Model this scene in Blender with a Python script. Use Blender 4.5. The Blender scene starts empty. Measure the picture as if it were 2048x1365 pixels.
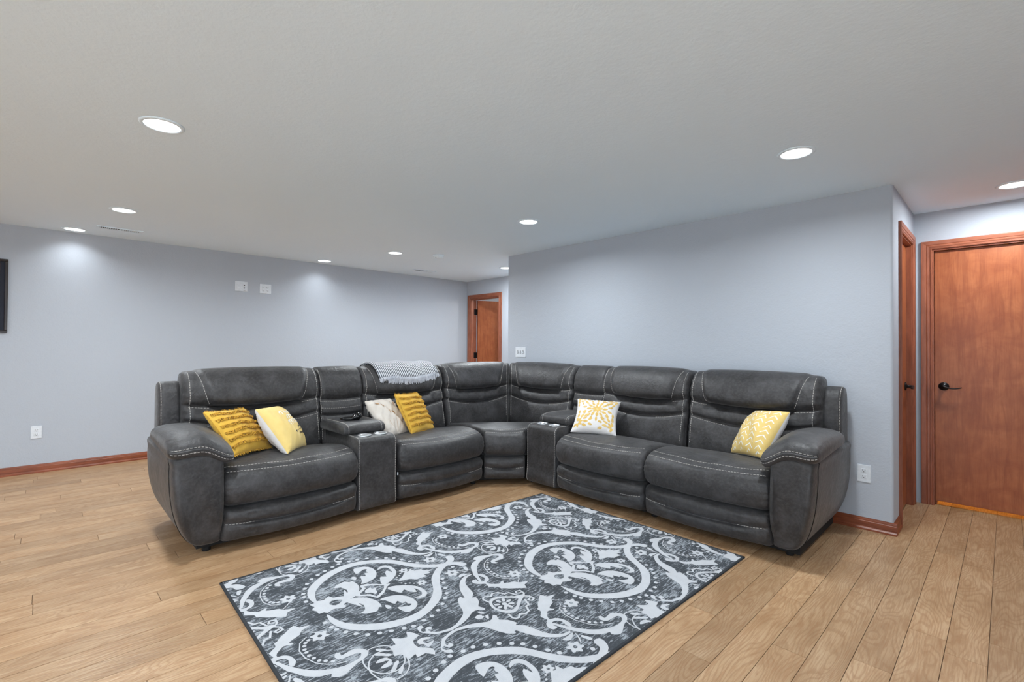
import bpy, bmesh, math, random, json
from mathutils import Vector, Matrix, noise
random.seed(7)
S = bpy.context.scene
COL = S.collection

# ---------------------------------------------------------------- camera, exposure
H = 2.44                       # ceiling height
cam_d = bpy.data.cameras.new('camera')
cam = bpy.data.objects.new('camera', cam_d); COL.objects.link(cam)
YAW, PIT, ROL, FPX = 0.80017, 0.01156, 0.00703, 960.9
cF = Vector((-math.sin(YAW)*math.cos(PIT), math.cos(YAW)*math.cos(PIT), math.sin(PIT)))
cR = Vector((math.cos(YAW), math.sin(YAW), 0)); cU = cR.cross(cF)
R2 = cR*math.cos(ROL)+cU*math.sin(ROL); U2 = cU*math.cos(ROL)-cR*math.sin(ROL)
CAMPOS = Vector((0, 0, 1.2893))
m = Matrix((R2, U2, -cF)).transposed().to_4x4(); m.translation = CAMPOS
cam.matrix_world = m
cam_d.sensor_width = 36; cam_d.lens = 36*FPX/2048; cam_d.clip_start = 0.05
S.camera = cam
S.view_settings.view_transform = 'Standard'; S.view_settings.look = 'None'
S.view_settings.gamma = 1; S.view_settings.use_curve_mapping = False
S.view_settings.exposure = -0.22
S.cycles.use_denoising = True
S.cycles.diffuse_bounces = 6; S.cycles.max_bounces = 10
SKY = 7.0                      # overcast daylight outside the added glass doors behind the viewer
w = bpy.data.worlds.new('world'); S.world = w; w.use_nodes = True
w.node_tree.nodes['Background'].inputs[0].default_value = (0.80, 0.90, 1.0, 1)
w.node_tree.nodes['Background'].inputs[1].default_value = SKY
sn = bpy.data.lights.new('sun', 'SUN'); sn.energy = 12.0; sn.color = (1, 0.98, 0.96); sn.angle = 0.01
so = bpy.data.objects.new('sun', sn); COL.objects.link(so); so.rotation_euler = Vector((-0.42, 0.06, 0.90)).to_track_quat('Z', 'Y').to_euler(); so.location = (-6, -8, 6)  # added source; lights the ground outside so that it brightens the ceiling
LAMP_W = 30.0                  # watts of every recessed ceiling lamp
LAMP_COL = (0.90, 0.96, 1.0)

# ---------------------------------------------------------------- helpers
def lin(r, g, b):
    f = lambda c: (c/255/12.92) if c/255 <= 0.04045 else ((c/255+0.055)/1.055)**2.4
    return (f(r), f(g), f(b), 1)
class NT:
    def __init__(s, name, rough=0.6, spec=0.5, metal=0.0):
        s.m = bpy.data.materials.new(name); s.m.use_nodes = True; s.t = s.m.node_tree; s.n = s.t.nodes
        s.b = s.n['Principled BSDF']; s.b.inputs['Roughness'].default_value = rough
        s.b.inputs['Specular IOR Level'].default_value = spec; s.b.inputs['Metallic'].default_value = metal
    def add(s, typ, **kw):
        n = s.n.new(typ)
        for k, v in kw.items():
            if k.startswith('i_'):
                key = k[2:]; key = int(key) if key.isdigit() else key.replace('_', ' ')
                if isinstance(v, bpy.types.NodeSocket): s.t.links.new(v, n.inputs[key])
                else: n.inputs[key].default_value = v
            else: setattr(n, k, v)
        return n
    def coord(s, scale=(1, 1, 1), rnd=0, kind='Object', rot=(0, 0, 0)):
        v = s.add('ShaderNodeTexCoord').outputs[kind]
        if rnd:
            o = s.add('ShaderNodeObjectInfo').outputs['Random']
            k = s.add('ShaderNodeMath', operation='MULTIPLY', i_0=o, i_1=rnd)
            v = s.add('ShaderNodeVectorMath', operation='ADD', i_0=v, i_1=k.outputs[0]).outputs[0]
        return s.add('ShaderNodeMapping', i_Vector=v, i_Scale=scale, i_Rotation=rot).outputs[0]
    def noise(s, vec, scale, detail=3, rough=0.55, dist=0):
        return s.add('ShaderNodeTexNoise', i_Vector=vec, i_Scale=scale, i_Detail=detail, i_Roughness=rough, i_Distortion=dist).outputs[0]
    def ramp(s, fac, stops):
        r = s.add('ShaderNodeValToRGB', i_Fac=fac); e = r.color_ramp.elements
        while len(e) < len(stops): e.new(0.5)
        for k, (p, c) in enumerate(stops): e[k].position = p; e[k].color = c
        return r.outputs[0]
    def mix(s, fac, a, b, mode='MIX'):
        n = s.add('ShaderNodeMix', data_type='RGBA', blend_type=mode)
        for k, v in ((0, fac), (6, a), (7, b)):
            if isinstance(v, bpy.types.NodeSocket): s.t.links.new(v, n.inputs[k])
            else: n.inputs[k].default_value = v
        return n.outputs[2]
    def color(s, c):
        if isinstance(c, bpy.types.NodeSocket): s.t.links.new(c, s.b.inputs['Base Color'])
        else: s.b.inputs['Base Color'].default_value = c
    def bump(s, h, strength, dist=0.01):
        b = s.add('ShaderNodeBump', i_Height=h, i_Strength=strength, i_Distance=dist)
        s.t.links.new(b.outputs[0], s.b.inputs['Normal'])
    def rough(s, v): s.t.links.new(v, s.b.inputs['Roughness'])
def flat(name, c, rough=0.6, metal=0.0, var=0.06, scale=40):
    t = NT(name, rough, 0.4, metal); nz = t.noise(t.coord(), scale)
    lo = tuple(x*(1-var) for x in c[:3])+(1,); hi = tuple(min(1, x*(1+var)) for x in c[:3])+(1,)
    t.color(t.ramp(nz, [(0.3, lo), (0.7, hi)])); return t.m

def link(name, me, mat, parent=None, loc=None):
    o = bpy.data.objects.new(name, me); COL.objects.link(o)
    if mat is not None and not me.materials: me.materials.append(mat)
    if loc is not None: o.location = loc
    if parent is not None: adopt(o, parent)
    return o
def adopt(o, parent):
    """geometry is kept in world coordinates; only the Empty roots carry a location"""
    o.parent = parent
    if parent.type == 'EMPTY': o.matrix_parent_inverse = Matrix.Translation(-Vector(parent.location))
def mesh(name, vs, fs, smooth=False):
    me = bpy.data.meshes.new(name); me.from_pydata([tuple(v) for v in vs], [], fs); me.update()
    if smooth:
        for q in me.polygons: q.use_smooth = True
    return me
def bm_mesh(name, bm, smooth=False, recalc=True):
    if recalc: bmesh.ops.recalc_face_normals(bm, faces=bm.faces[:])
    me = bpy.data.meshes.new(name); bm.to_mesh(me); bm.free()
    if smooth:
        for q in me.polygons: q.use_smooth = True
    return me
def part(name, vs, fs, mat, parent, smooth=False, recalc=True):
    bm = bmesh.new(); V = [bm.verts.new(v) for v in vs]
    for f in fs:
        try: bm.faces.new([V[k] for k in f])
        except ValueError: pass
    return link(name, bm_mesh(name, bm, smooth, recalc), mat, parent)
def tag(o, label, cat, group=None, kind=None):
    if label: o['label'] = label
    if cat: o['category'] = cat
    if group: o['group'] = group
    if kind: o['kind'] = kind
    return o
def thing(name, loc, label, cat, group=None, kind=None):
    o = bpy.data.objects.new(name, None); COL.objects.link(o); o.location = loc
    o.empty_display_size = 0.1
    return tag(o, label, cat, group, kind)
def structure(o, label=None, cat=None):
    return tag(o, label, cat, None, 'structure')
def box_bm(bm, x0, x1, y0, y1, z0, z1):
    v = [bm.verts.new((x, y, z)) for x in (x0, x1) for y in (y0, y1) for z in (z0, z1)]
    for f in ((0, 1, 3, 2), (4, 6, 7, 5), (0, 4, 5, 1), (2, 3, 7, 6), (0, 2, 6, 4), (1, 5, 7, 3)): bm.faces.new([v[k] for k in f])
    return v
def boxes(name, L, mat, parent=None, bevel=0, seg=2, smooth=False):
    bm = bmesh.new()
    for b in L: box_bm(bm, *b)
    if bevel: bmesh.ops.bevel(bm, geom=bm.edges[:]+bm.verts[:], offset=bevel, segments=seg, affect='EDGES', profile=0.5)
    return link(name, bm_mesh(name, bm, smooth), mat, parent)
def disc(name, c, axis, prof, mat, parent, n=32, smooth=True):
    """solid of revolution about c along unit axis; prof = [(r, h)...]"""
    a = Vector(axis).normalized(); e1 = a.orthogonal().normalized(); e2 = a.cross(e1); c = Vector(c)
    vs, fs = [], []
    for r, h in prof:
        for k in range(n):
            t = 2*math.pi*k/n; vs.append(c+a*h+(e1*math.cos(t)+e2*math.sin(t))*r)
    for j in range(len(prof)-1):
        for k in range(n): fs.append((j*n+k, j*n+(k+1) % n, (j+1)*n+(k+1) % n, (j+1)*n+k))
    if prof[0][0] > 1e-6: fs.append(tuple(range(n)))
    if prof[-1][0] > 1e-6: fs.append(tuple((len(prof)-1)*n+k for k in range(n)))
    bm = bmesh.new(); V = [bm.verts.new(v) for v in vs]
    for f in fs: bm.faces.new([V[k] for k in f])
    bmesh.ops.remove_doubles(bm, verts=bm.verts[:], dist=1e-6)
    o = link(name, bm_mesh(name, bm, smooth), mat, parent)
    return o
def tube(name, pts, rad, mat, parent, n=10):
    vs, fs = [], []; pts = [Vector(q) for q in pts]
    for i, q in enumerate(pts):
        d = (pts[min(i+1, len(pts)-1)]-pts[max(i-1, 0)]).normalized()
        e1 = d.cross(Vector((0, 0, 1)));
        if e1.length < 1e-3: e1 = d.orthogonal()
        e1.normalize(); e2 = d.cross(e1); r = rad[i] if isinstance(rad, (list, tuple)) else rad
        ra, rb = r if isinstance(r, tuple) else (r, r)
        for k in range(n):
            t = 2*math.pi*k/n; vs.append(q+e1*math.cos(t)*ra+e2*math.sin(t)*rb)
    for i in range(len(pts)-1):
        for k in range(n): fs.append((i*n+k, i*n+(k+1) % n, (i+1)*n+(k+1) % n, (i+1)*n+k))
    fs.append(tuple(range(n))); fs.append(tuple((len(pts)-1)*n+k for k in range(n)))
    return part(name, vs, fs, mat, parent, True)
def sstep(a, b, x):
    t = max(0.0, min(1.0, (x-a)/(b-a))); return t*t*(3-2*t)
def interp(tab, x):
    if x <= tab[0][0]: return tab[0][1]
    for (a, u), (b, v) in zip(tab, tab[1:]):
        if x <= b: return u+(v-u)*(x-a)/(b-a)
    return tab[-1][1]

# ---------------------------------------------------------------- materials
def paint(name, c, bs, bstr):
    t = NT(name, 0.75, 0.25); co = t.coord()
    n1 = t.noise(co, bs, 4, 0.6); n2 = t.noise(co, bs*0.28, 2)
    h = t.add('ShaderNodeMath', operation='ADD', i_0=n1, i_1=n2).outputs[0]
    t.color(t.mix(t.noise(co, 1.3), tuple(x*0.985 for x in c[:3])+(1,), tuple(min(1, x*1.015) for x in c[:3])+(1,)))
    t.bump(h, bstr, 0.006); return t.m
M_WALL = paint('blue_grey_wall_paint', lin(178, 184, 193), 75, 0.30)
M_CEIL = paint('white_ceiling_texture', lin(228, 243, 254), 60, 0.22)
def wood_floor(name, rowmode=False):
    t = NT(name, 0.38, 0.4)
    co = t.coord((1, 1, 1), 0 if rowmode else 37.0)
    st = t.add('ShaderNodeMapping', i_Vector=co, i_Scale=(1, 0.13, 1)).outputs[0]
    # cathedral grain: contour lines of a stretched noise field
    fld = t.noise(t.add('ShaderNodeMapping', i_Vector=co, i_Scale=(1, 0.22, 1)).outputs[0], 7.5, 1.5, 0.45, 0.3)
    gx = t.add('ShaderNodeSeparateXYZ', i_Vector=co).outputs[0]
    ph = t.add('ShaderNodeMath', operation='MULTIPLY_ADD', i_0=fld, i_1=125.0, i_2=t.add('ShaderNodeMath', operation='MULTIPLY', i_0=gx, i_1=260.0).outputs[0]).outputs[0]
    jit = t.add('ShaderNodeMath', operation='MULTIPLY_ADD', i_0=t.noise(t.add('ShaderNodeMapping', i_Vector=co, i_Scale=(1, 0.3, 1)).outputs[0], 130, 2), i_1=3.0, i_2=ph).outputs[0]
    wv = t.add('ShaderNodeMath', operation='MULTIPLY_ADD', i_0=t.add('ShaderNodeMath', operation='SINE', i_0=jit).outputs[0], i_1=0.5, i_2=0.5).outputs[0]
    fine = t.noise(t.add('ShaderNodeMapping', i_Vector=co, i_Scale=(1, 0.04, 1)).outputs[0], 190, 3, 0.6)
    mott = t.noise(t.add('ShaderNodeMapping', i_Vector=co, i_Scale=(1, 0.35, 1)).outputs[0], 10, 3)
    base = t.ramp(mott, [(0.25, lin(156, 124, 91)), (0.5, lin(178, 147, 113)), (0.78, lin(193, 164, 131))])
    c = t.mix(t.ramp(wv, [(0.05, (0.42, 0.42, 0.42, 1)), (0.45, (0, 0, 0, 1))]), base, lin(140, 101, 66))
    c = t.mix(t.ramp(fine, [(0.40, (0.55, 0.55, 0.55, 1)), (0.54, (0, 0, 0, 1))]), c, lin(156, 116, 80))
    if rowmode:
        q = t.add('ShaderNodeTexWhiteNoise', noise_dimensions='1D')
        sx = t.add('ShaderNodeSeparateXYZ', i_Vector=co).outputs[0]
        fl = t.add('ShaderNodeMath', operation='FLOOR', i_0=t.add('ShaderNodeMath', operation='MULTIPLY', i_0=sx, i_1=1/0.1318).outputs[0]).outputs[0]
        t.t.links.new(fl, q.inputs['W']); r = q.outputs['Value']
    else: r = t.add('ShaderNodeObjectInfo').outputs['Random']
    c = t.mix(1.0, c, t.ramp(r, [(0, (0.86, 0.85, 0.84, 1)), (0.5, (1, 0.985, 0.97, 1)), (1, (1.08, 1.07, 1.06, 1))]), 'MULTIPLY')
    t.color(c); t.rough(t.ramp(fine, [(0.3, (0.48, 0.48, 0.48, 1)), (0.7, (0.34, 0.34, 0.34, 1))]))
    t.bump(t.add('ShaderNodeMath', operation='ADD', i_0=fine, i_1=wv).outputs[0], 0.12, 0.003)
    return t.m
M_PLANK = wood_floor('oak_laminate'); M_PLANK2 = wood_floor('oak_laminate_far', True)
M_GAP = flat('plank_joint_shadow_gap', lin(92, 66, 44), 0.8)  # dark brown base that shows between the planks
def cherry(name, a, b, dark, axis=2, gs=1.0):
    t = NT(name, 0.36, 0.45); co = t.coord((1, 1, 1), 11.0)
    sc = [1, 1, 1]; sc[axis] = 0.12
    st = t.add('ShaderNodeMapping', i_Vector=co, i_Scale=tuple(sc)).outputs[0]
    n1 = t.noise(st, 26*gs, 4, 0.6, 0.6); n2 = t.noise(co, 5, 4, 0.6, 1.2)
    fine = t.noise(t.add('ShaderNodeMapping', i_Vector=co, i_Scale=tuple(0.03 if k == axis else 1 for k in range(3))).outputs[0], 160, 2)
    c = t.mix(t.ramp(n2, [(0.3, (0, 0, 0, 1)), (0.7, (1, 1, 1, 1))]), a, b)
    c = t.mix(t.ramp(n1, [(0.36, (0.5, 0.5, 0.5, 1)), (0.56, (0, 0, 0, 1))]), c, dark)
    c = t.mix(t.ramp(fine, [(0.38, (0.25, 0.25, 0.25, 1)), (0.5, (0, 0, 0, 1))]), c, dark)
    t.color(c); t.bump(fine, 0.05, 0.002); return t.m
M_DOOR = cherry('stained_birch_door', lin(146, 78, 44), lin(172, 102, 62), lin(124, 60, 32))
M_CASE = cherry('stained_door_casing', lin(146, 84, 60), lin(166, 100, 74), lin(104, 56, 38))
M_CASEH = cherry('stained_head_casing', lin(146, 84, 60), lin(166, 100, 74), lin(104, 56, 38), 0)
M_BASEY = cherry('stained_baseboard_y', lin(128, 64, 38), lin(150, 80, 48), lin(90, 42, 24), 1)
M_BASEX = cherry('stained_baseboard_x', lin(128, 64, 38), lin(150, 80, 48), lin(90, 42, 24), 0)
def leather():
    t = NT('charcoal_suede_leather', 0.55, 0.42); co = t.coord()
    n1 = t.noise(co, 9, 5, 0.65, 0.4); n2 = t.noise(co, 55, 4, 0.6)
    c = t.ramp(n1, [(0.28, lin(39, 38, 39)), (0.5, lin(51, 50, 51)), (0.74, lin(69, 68, 70))])
    c = t.mix(t.ramp(n2, [(0.45, (0, 0, 0, 1)), (0.8, (0.35, 0.35, 0.35, 1))]), c, lin(92, 90, 90))
    t.color(c); t.rough(t.ramp(n1, [(0.3, (0.40, 0.40, 0.40, 1)), (0.7, (0.60, 0.60, 0.60, 1))]))
    wr = t.noise(co, 17, 3, 0.5, 1.2)
    h = t.add('ShaderNodeMath', operation='MULTIPLY_ADD', i_0=wr, i_1=2.2, i_2=n2).outputs[0]
    t.bump(h, 0.20, 0.01)
    t.b.inputs['Sheen Weight'].default_value = 0.12; t.b.inputs['Sheen Roughness'].default_value = 0.4
    return t.m
M_LEATHER = leather()
M_THREAD = flat('pale_grey_thread', lin(176, 172, 167), 0.7)
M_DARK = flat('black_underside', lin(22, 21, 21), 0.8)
M_CHROME = flat('chrome', lin(222, 225, 228), 0.28, 0.85, 0.03)
M_BLACK = flat('black_metal', lin(24, 24, 27), 0.35, 0.4)
M_GLOSSB = flat('gloss_black_plastic', lin(10, 10, 13), 0.12)
M_PLAST = flat('white_plastic', lin(216, 221, 227), 0.4)
M_SLOT = flat('dark_slot', lin(70, 68, 66), 0.7)
M_TRIM = flat('white_trim', lin(226, 240, 251), 0.6)
def cloth(name, a, b, scale=60, bump=0.4, rough=0.9):
    t = NT(name, rough, 0.2); co = t.coord(); n1 = t.noise(co, scale*0.2, 4); n2 = t.noise(co, scale*6, 2)
    t.color(t.mix(n1, a, b)); t.bump(t.add('ShaderNodeMath', operation='MULTIPLY_ADD', i_0=n1, i_1=3.0, i_2=n2).outputs[0], bump, 0.004)
    t.b.inputs['Sheen Weight'].default_value = 0.15
    return t.m
M_MUST = cloth('mustard_cotton', lin(206, 158, 52), lin(226, 184, 82))
M_MUST2 = cloth('mustard_fray', lin(188, 138, 40), lin(214, 168, 66))
M_YEL = cloth('pale_yellow_cotton', lin(228, 196, 116), lin(240, 214, 142))
M_YELC = cloth('warm_yellow_cotton', lin(218, 186, 108), lin(234, 206, 134))
M_WHITE = cloth('white_cotton', lin(214, 210, 210), lin(228, 226, 224))
M_CREAM = cloth('cream_cotton', lin(208, 198, 186), lin(226, 220, 212))
M_TAN = cloth('tan_print', lin(176, 134, 94), lin(196, 160, 122))
M_GOLD = cloth('gold_petal_print', lin(210, 172, 92), lin(222, 190, 116))
M_WPRINT = cloth('white_print', lin(240, 238, 226), lin(248, 246, 238))
M_PRINTB = cloth('black_print', lin(40, 36, 34), lin(56, 50, 46))

# ---------------------------------------------------------------- lamps
t = NT('led_lens', 0.4); t.color((1, 1, 1, 1)); t.b.inputs['Emission Color'].default_value = (1, 0.985, 0.96, 1)
t.b.inputs['Emission Strength'].default_value = 4.0; M_LED = t.m
LT = {}
def ceiling_light(x, y, label, watts=LAMP_W, spread=165, r=0.08):
    root = thing('ceiling_light', (x, y, H), label, 'ceiling light', 'round recessed ceiling lights')
    if not LT:
        a = disc('trim_ring', (0, 0, 0), (0, 0, -1), [(r+0.02, 0), (r+0.02, 0.003), (r+0.012, 0.007), (r+0.001, 0.007), (r, 0.002), (r, 0)], M_TRIM, None, 40)
        b = disc('lens', (0, 0, 0), (0, 0, -1), [(r, 0), (r, 0.003), (r*0.5, 0.0045), (0.0, 0.005)], M_LED, None, 40)
        LT['a'], LT['b'] = a.data, b.data
        bpy.data.objects.remove(a); bpy.data.objects.remove(b)
    for n, k in (('trim_ring', 'a'), ('lens', 'b')):
        o = bpy.data.objects.new(n, LT[k]); COL.objects.link(o); o.parent = root
    d = bpy.data.lights.new('recessed_lamp', 'AREA'); d.shape = 'DISK'; d.size = 0.15; d.energy = watts; d.color = LAMP_COL
    d.spread = math.radians(spread)
    o = bpy.data.objects.new('recessed_lamp', d); COL.objects.link(o); o.parent = root; o.location = (0, 0, -0.009)
    return root
for x, y, l in ((-3.084, 0.424, 'round recessed ceiling light shown largest, at the upper left'),
                (-5.286, 0.468, 'round recessed ceiling light just right of the white air vent'),
                (-6.525, 0.194, 'leftmost recessed ceiling light, close to the left wall'),
                (-6.47, 2.712, 'recessed ceiling light close to the wall right of the white wall plates'),
                (-5.271, 3.089, 'recessed ceiling light just left of the smoke detector'),
                (-3.059, 3.171, 'recessed ceiling light above the corner of the sectional'),
                (-0.859, 3.15, 'recessed ceiling light above the right arm of the sectional'),
                (0.043, 4.812, 'recessed ceiling light in front of the closed brown door, cut by the frame'),
                (-5.093, 4.812, 'recessed ceiling light half hidden by the corner of the right wall')):
    ceiling_light(x, y, l, LAMP_W*(0.075 if x < -6 else 1.5 if y > 4.5 and x < -4 else 0.85 if y > 4.5 else 1.25 if y > 3 and x < -5 else 0.92 if y > 3 else 1), spread=125 if x < -6 else 178 if y > 4.5 else 165)
ceiling_light(-2.35, 4.86, 'round recessed ceiling light out of view in the hall behind the right wall', LAMP_W)
for x, y, k in ((-0.86, 0.44, 0.45), (-5.28, -2.25, 1), (-3.07, -2.25, 1), (-0.86, -2.25, 1)):  # unseen lamps added as extra room light, continuing the ceiling grid
    ceiling_light(x, y, 'round recessed ceiling light out of view above and behind the viewer', LAMP_W*k)
# ---------------------------------------------------------------- room shell
XL, YR, YD, YB, XC, XE = -6.731, 4.228, 5.299, 5.403, -0.550, -4.427
X1, Y0 = 1.7, -3.6
DTOP = 2.13
def W(name, L, label=None): return structure(boxes(name, L, M_WALL), label, 'wall' if label else None)
o = boxes('ceiling', [(XL-1.2, X1+0.1, Y0-0.1, 8.2, H, H+0.1)], M_CEIL); structure(o, 'white textured ceiling with recessed lights', 'ceiling')
W('wall_left', [(XL-0.12, XL, Y0-0.1, YB+0.12, 0, H)], 'long pale blue-grey wall on the left with light scallops')
# far alcove wall with the open door
DL0, DL1 = -6.625, -5.872
W('wall_back', [(XL, DL0, YB, YB+0.12, 0, H), (DL1, XE+0.12, YB, YB+0.12, 0, H), (DL0, DL1, YB, YB+0.12, DTOP, H)], 'far pale wall around the open brown door')
# the wall behind the sectional with a rounded outside corner
def rounded_wall(name, x0, x1, y0, y1, r, label):
    pts = [(x0, y0)]
    for k in range(7):
        a = -math.pi/2+k*math.pi/12; pts.append((x1-r+r*math.cos(a), y0+r+r*math.sin(a)))
    pts += [(x1, y1), (x0, y1)]
    n = len(pts); vs = [(x, y, 0) for x, y in pts]+[(x, y, H) for x, y in pts]
    fs = [(k, (k+1) % n, n+(k+1) % n, n+k) for k in range(n)]+[tuple(range(n)), tuple(range(n, 2*n))]
    o = part(name, vs, fs, M_WALL, None); return structure(o, label, 'wall')
rounded_wall('wall_right', XE, XC, YR, YR+0.12, 0.02, 'pale blue-grey wall behind the right half of the sectional')
J0, J1 = 4.53, 5.17            # side door opening (along y)
W('wall_return', [(XC-0.12, XC, YR+0.12, J0, 0, H), (XC-0.12, XC, J1, YD, 0, H), (XC-0.12, XC, J0, J1, DTOP+0.04, H)], 'narrow side wall around the half hidden brown door')
W('wall_hall_back', [(XE+0.12, XC-0.12, YB, YB+0.12, 0, H)])
D0, D1 = -0.440, 0.385
W('wall_hall', [(XC-0.12, D0, YD, YD+0.12, 0, H), (D1, X1, YD, YD+0.12, 0, H), (D0, D1, YD, YD+0.12, DTOP, H)], 'pale wall around the closed brown door on the right')
GW = ((-2.0, -0.2),)       # sliding glass doors added unseen behind and beside the viewer, to brighten the ceiling
W('wall_front', [(XL-0.12, GW[0][0], Y0-0.1, Y0, 0, H), (GW[0][1], X1+0.1, Y0-0.1, Y0, 0, H)]+[(a, b, Y0-0.1, Y0, 2.2, H) for a, b in GW])
t = NT('window_glass', 0.0); tr = t.add('ShaderNodeBsdfTransparent'); gl = t.add('ShaderNodeBsdfGlossy', i_Roughness=0.0)
mx = t.add('ShaderNodeMixShader', i_0=0.06, i_1=tr.outputs[0], i_2=gl.outputs[0]); t.t.links.new(mx.outputs[0], t.n['Material Output'].inputs['Surface']); M_GLASS = t.m
def added_glass_door(k, a, b, f, rot):
    """f maps (a along the wall, t outward, z) to world"""
    r = thing('window_%d' % k, f((a+b)/2, 0, 0), None, None, None, 'structure'); mid = (a+b)/2
    def bx(n, a0, a1, t0, t1, z0, z1, m):
        p, q = f(a0, t0, z0), f(a1, t1, z1)
        boxes(n, [(min(p[0], q[0]), max(p[0], q[0]), min(p[1], q[1]), max(p[1], q[1]), z0, z1)], m, r)
    for q0, q1 in ((a, a+0.06), (mid-0.04, mid+0.04), (b-0.06, b)): bx('frame_post', q0, q1, 0.02, 0.08, 0.03, 2.17, M_TRIM)
    for z0, z1 in ((0, 0.03), (2.17, 2.2)): bx('frame_rail', a, b, 0.02, 0.08, z0, z1, M_TRIM)
    for q0, q1 in ((a+0.06, mid-0.04), (mid+0.04, b-0.06)): bx('pane', q0, q1, 0.047, 0.053, 0.03, 2.17, M_GLASS)
    d = bpy.data.lights.new('daylight_portal', 'AREA'); d.shape = 'RECTANGLE'; d.size = b-a; d.size_y = 2.2; d.cycles.is_portal = True
    o = bpy.data.objects.new('daylight_portal', d); COL.objects.link(o); o.location = f(mid, 0.12, 1.1); o.rotation_euler = rot
for k, (a, b) in enumerate(GW): added_glass_door(k+1, a, b, lambda a, t, z: (a, Y0-t, z), (math.pi/2, 0, 0))
GS = (-3.0, 0.8); added_glass_door(2, GS[0], GS[1], lambda a, t, z: (X1+t, a, z), (math.pi/2, 0, math.pi/2))  # second added opening, beside the viewer
o = boxes('patio', [(-14, 14, -18, Y0-0.1, -0.25, -0.08), (X1+0.1, 14, Y0-0.1, 8, -0.25, -0.08)], flat('pale_concrete', lin(205, 202, 196), 0.9)); structure(o)  # added unseen ground, pale to bounce daylight up to the ceiling
W('wall_side', [(X1, X1+0.1, Y0, -3.0, 0, H), (X1, X1+0.1, 0.8, 8.2, 0, H), (X1, X1+0.1, -3.0, 0.8, 2.2, H)])
# rooms behind the doors
W('wall_far', [(XL-1.2, X1, 8.1, 8.2, 0, H), (XL-1.2, XL-1.1, YB+0.12, 8.1, 0, H), (XL-1.1, XL, YB+0.12, YB+0.2, 0, H), (-4.4, -4.3, YB+0.12, 8.1, 0, H), (-0.95, -0.85, YD+0.12, 8.1, 0, H)])
# floor: dark underlay and single planks
PW, PLEN, PT, GAP = 0.1318, 1.215, 0.005, 0.0022
fl = boxes('floor', [(XL-1.2, X1+0.1, Y0-0.1, 8.2, -0.12, -PT)], M_GAP); structure(fl, 'light oak laminate plank floor', 'floor')
def plank_bm(bm, x0, x1, y0, y1): box_bm(bm, x0, x1, y0, y1, -PT, 0)
cand = []
k0 = int((XL-1.2+0.058)/PW)-1
for k in range(k0, 15):
    x0 = -0.058+k*PW; x1 = x0+PW
    if x0 < XL-1.2 or x1 > X1: continue
    y = Y0-random.random()*PLEN
    while y < 8.1:
        a, b = max(y, Y0), min(y+PLEN, 8.1)
        if b-a > 0.1:
            # approximate projected size
            ar = 0; vis = False
            for fx in (0.0, 0.5, 1.0):
                for fy in (0.02, 0.25, 0.5, 0.75, 0.98):
                    d = Vector((x0+PW*fx, a+(b-a)*fy, 0))-CAMPOS; z = d.dot(cF)
                    if z > 0.3:
                        px = 1024+FPX*d.dot(R2)/z; py = 682.5-FPX*d.dot(U2)/z
                        if -20 < px < 2068 and py < 1390: vis = True; ar += 1.0/z**3
            cx = (x0+x1)/2; cy = (a+b)/2
            hidden = (cy > YR+0.1 and XE+0.2 < cx < XC-0.15) or cy > YB+0.5 or (cx < XL) or (cy > YD+0.35 and cx > XC)
            hidden = hidden or (b < 3.9 and -4.2 < cx < -3.5 and a > 0.8) or (a > 3.35 and -2.9 < cx < -1.0 and b < 4.6)
            cand.append((ar if (vis and not hidden) else -1, x0, x1, a, b))
        y += PLEN
cand.sort(reverse=True)
bmw = bmesh.new(); box_bm(bmw, -PW/2+GAP/2, PW/2-GAP/2, -PLEN/2+GAP/2, PLEN/2-GAP/2, -PT, 0)
full = bm_mesh('plank', bmw); full.materials.append(M_PLANK)
rest = bmesh.new(); cnt = 0
for ar, x0, x1, a, b in cand:
    if ar > 0 and cnt < 300:
        cnt += 1
        if abs(b-a-PLEN) < 1e-6: me = full
        else:
            q = bmesh.new(); L2 = (b-a)/2; box_bm(q, -PW/2+GAP/2, PW/2-GAP/2, -L2+GAP/2, L2-GAP/2, -PT, 0)
            me = bm_mesh('plank', q); me.materials.append(M_PLANK)
        o = bpy.data.objects.new('plank', me); COL.objects.link(o); o.location = ((x0+x1)/2, (a+b)/2, 0); o.parent = fl
    else: plank_bm(rest, x0+GAP/2, x1-GAP/2, a+GAP/2, b-GAP/2)
o = link('plank_field', bm_mesh('plank_field', rest), M_PLANK2, fl); o['kind'] = 'stuff'

# mouldings --------------------------------------------------------
BBP = [(0, 0), (0.021, 0), (0.021, 0.012), (0.014, 0.020), (0.012, 0.026), (0.0135, 0.030), (0.013, 0.060), (0.010, 0.064), (0.010, 0.070), (0.006, 0.080), (0.0, 0.084)]
def extrude(name, prof, p0, p1, out, mat, parent=None):
    p0, p1, out = Vector(p0), Vector(p1), Vector(out); n = len(prof)
    vs = [p0+out*t+Vector((0, 0, z)) for t, z in prof]+[p1+out*t+Vector((0, 0, z)) for t, z in prof]
    fs = [(k, (k+1) % n, n+(k+1) % n, n+k) for k in range(n)]+[tuple(range(n)), tuple(range(n, 2*n))]
    return part(name, vs, fs, mat, parent)
o = extrude('baseboard_left', BBP, (XL, Y0, 0), (XL, YB, 0), (1, 0, 0), M_BASEY); structure(o, 'brown stained baseboard along the left wall', 'baseboard')
o = extrude('baseboard_right', BBP, (XE, YR, 0), (XC+0.02, YR, 0), (0, -1, 0), M_BASEX); structure(o, 'brown stained baseboard under the wall behind the right seats', 'baseboard')
o = extrude('baseboard_return', BBP, (XC, YR-0.001, 0), (XC, J0-0.07, 0), (1, 0, 0), M_BASEY); structure(o)
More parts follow.
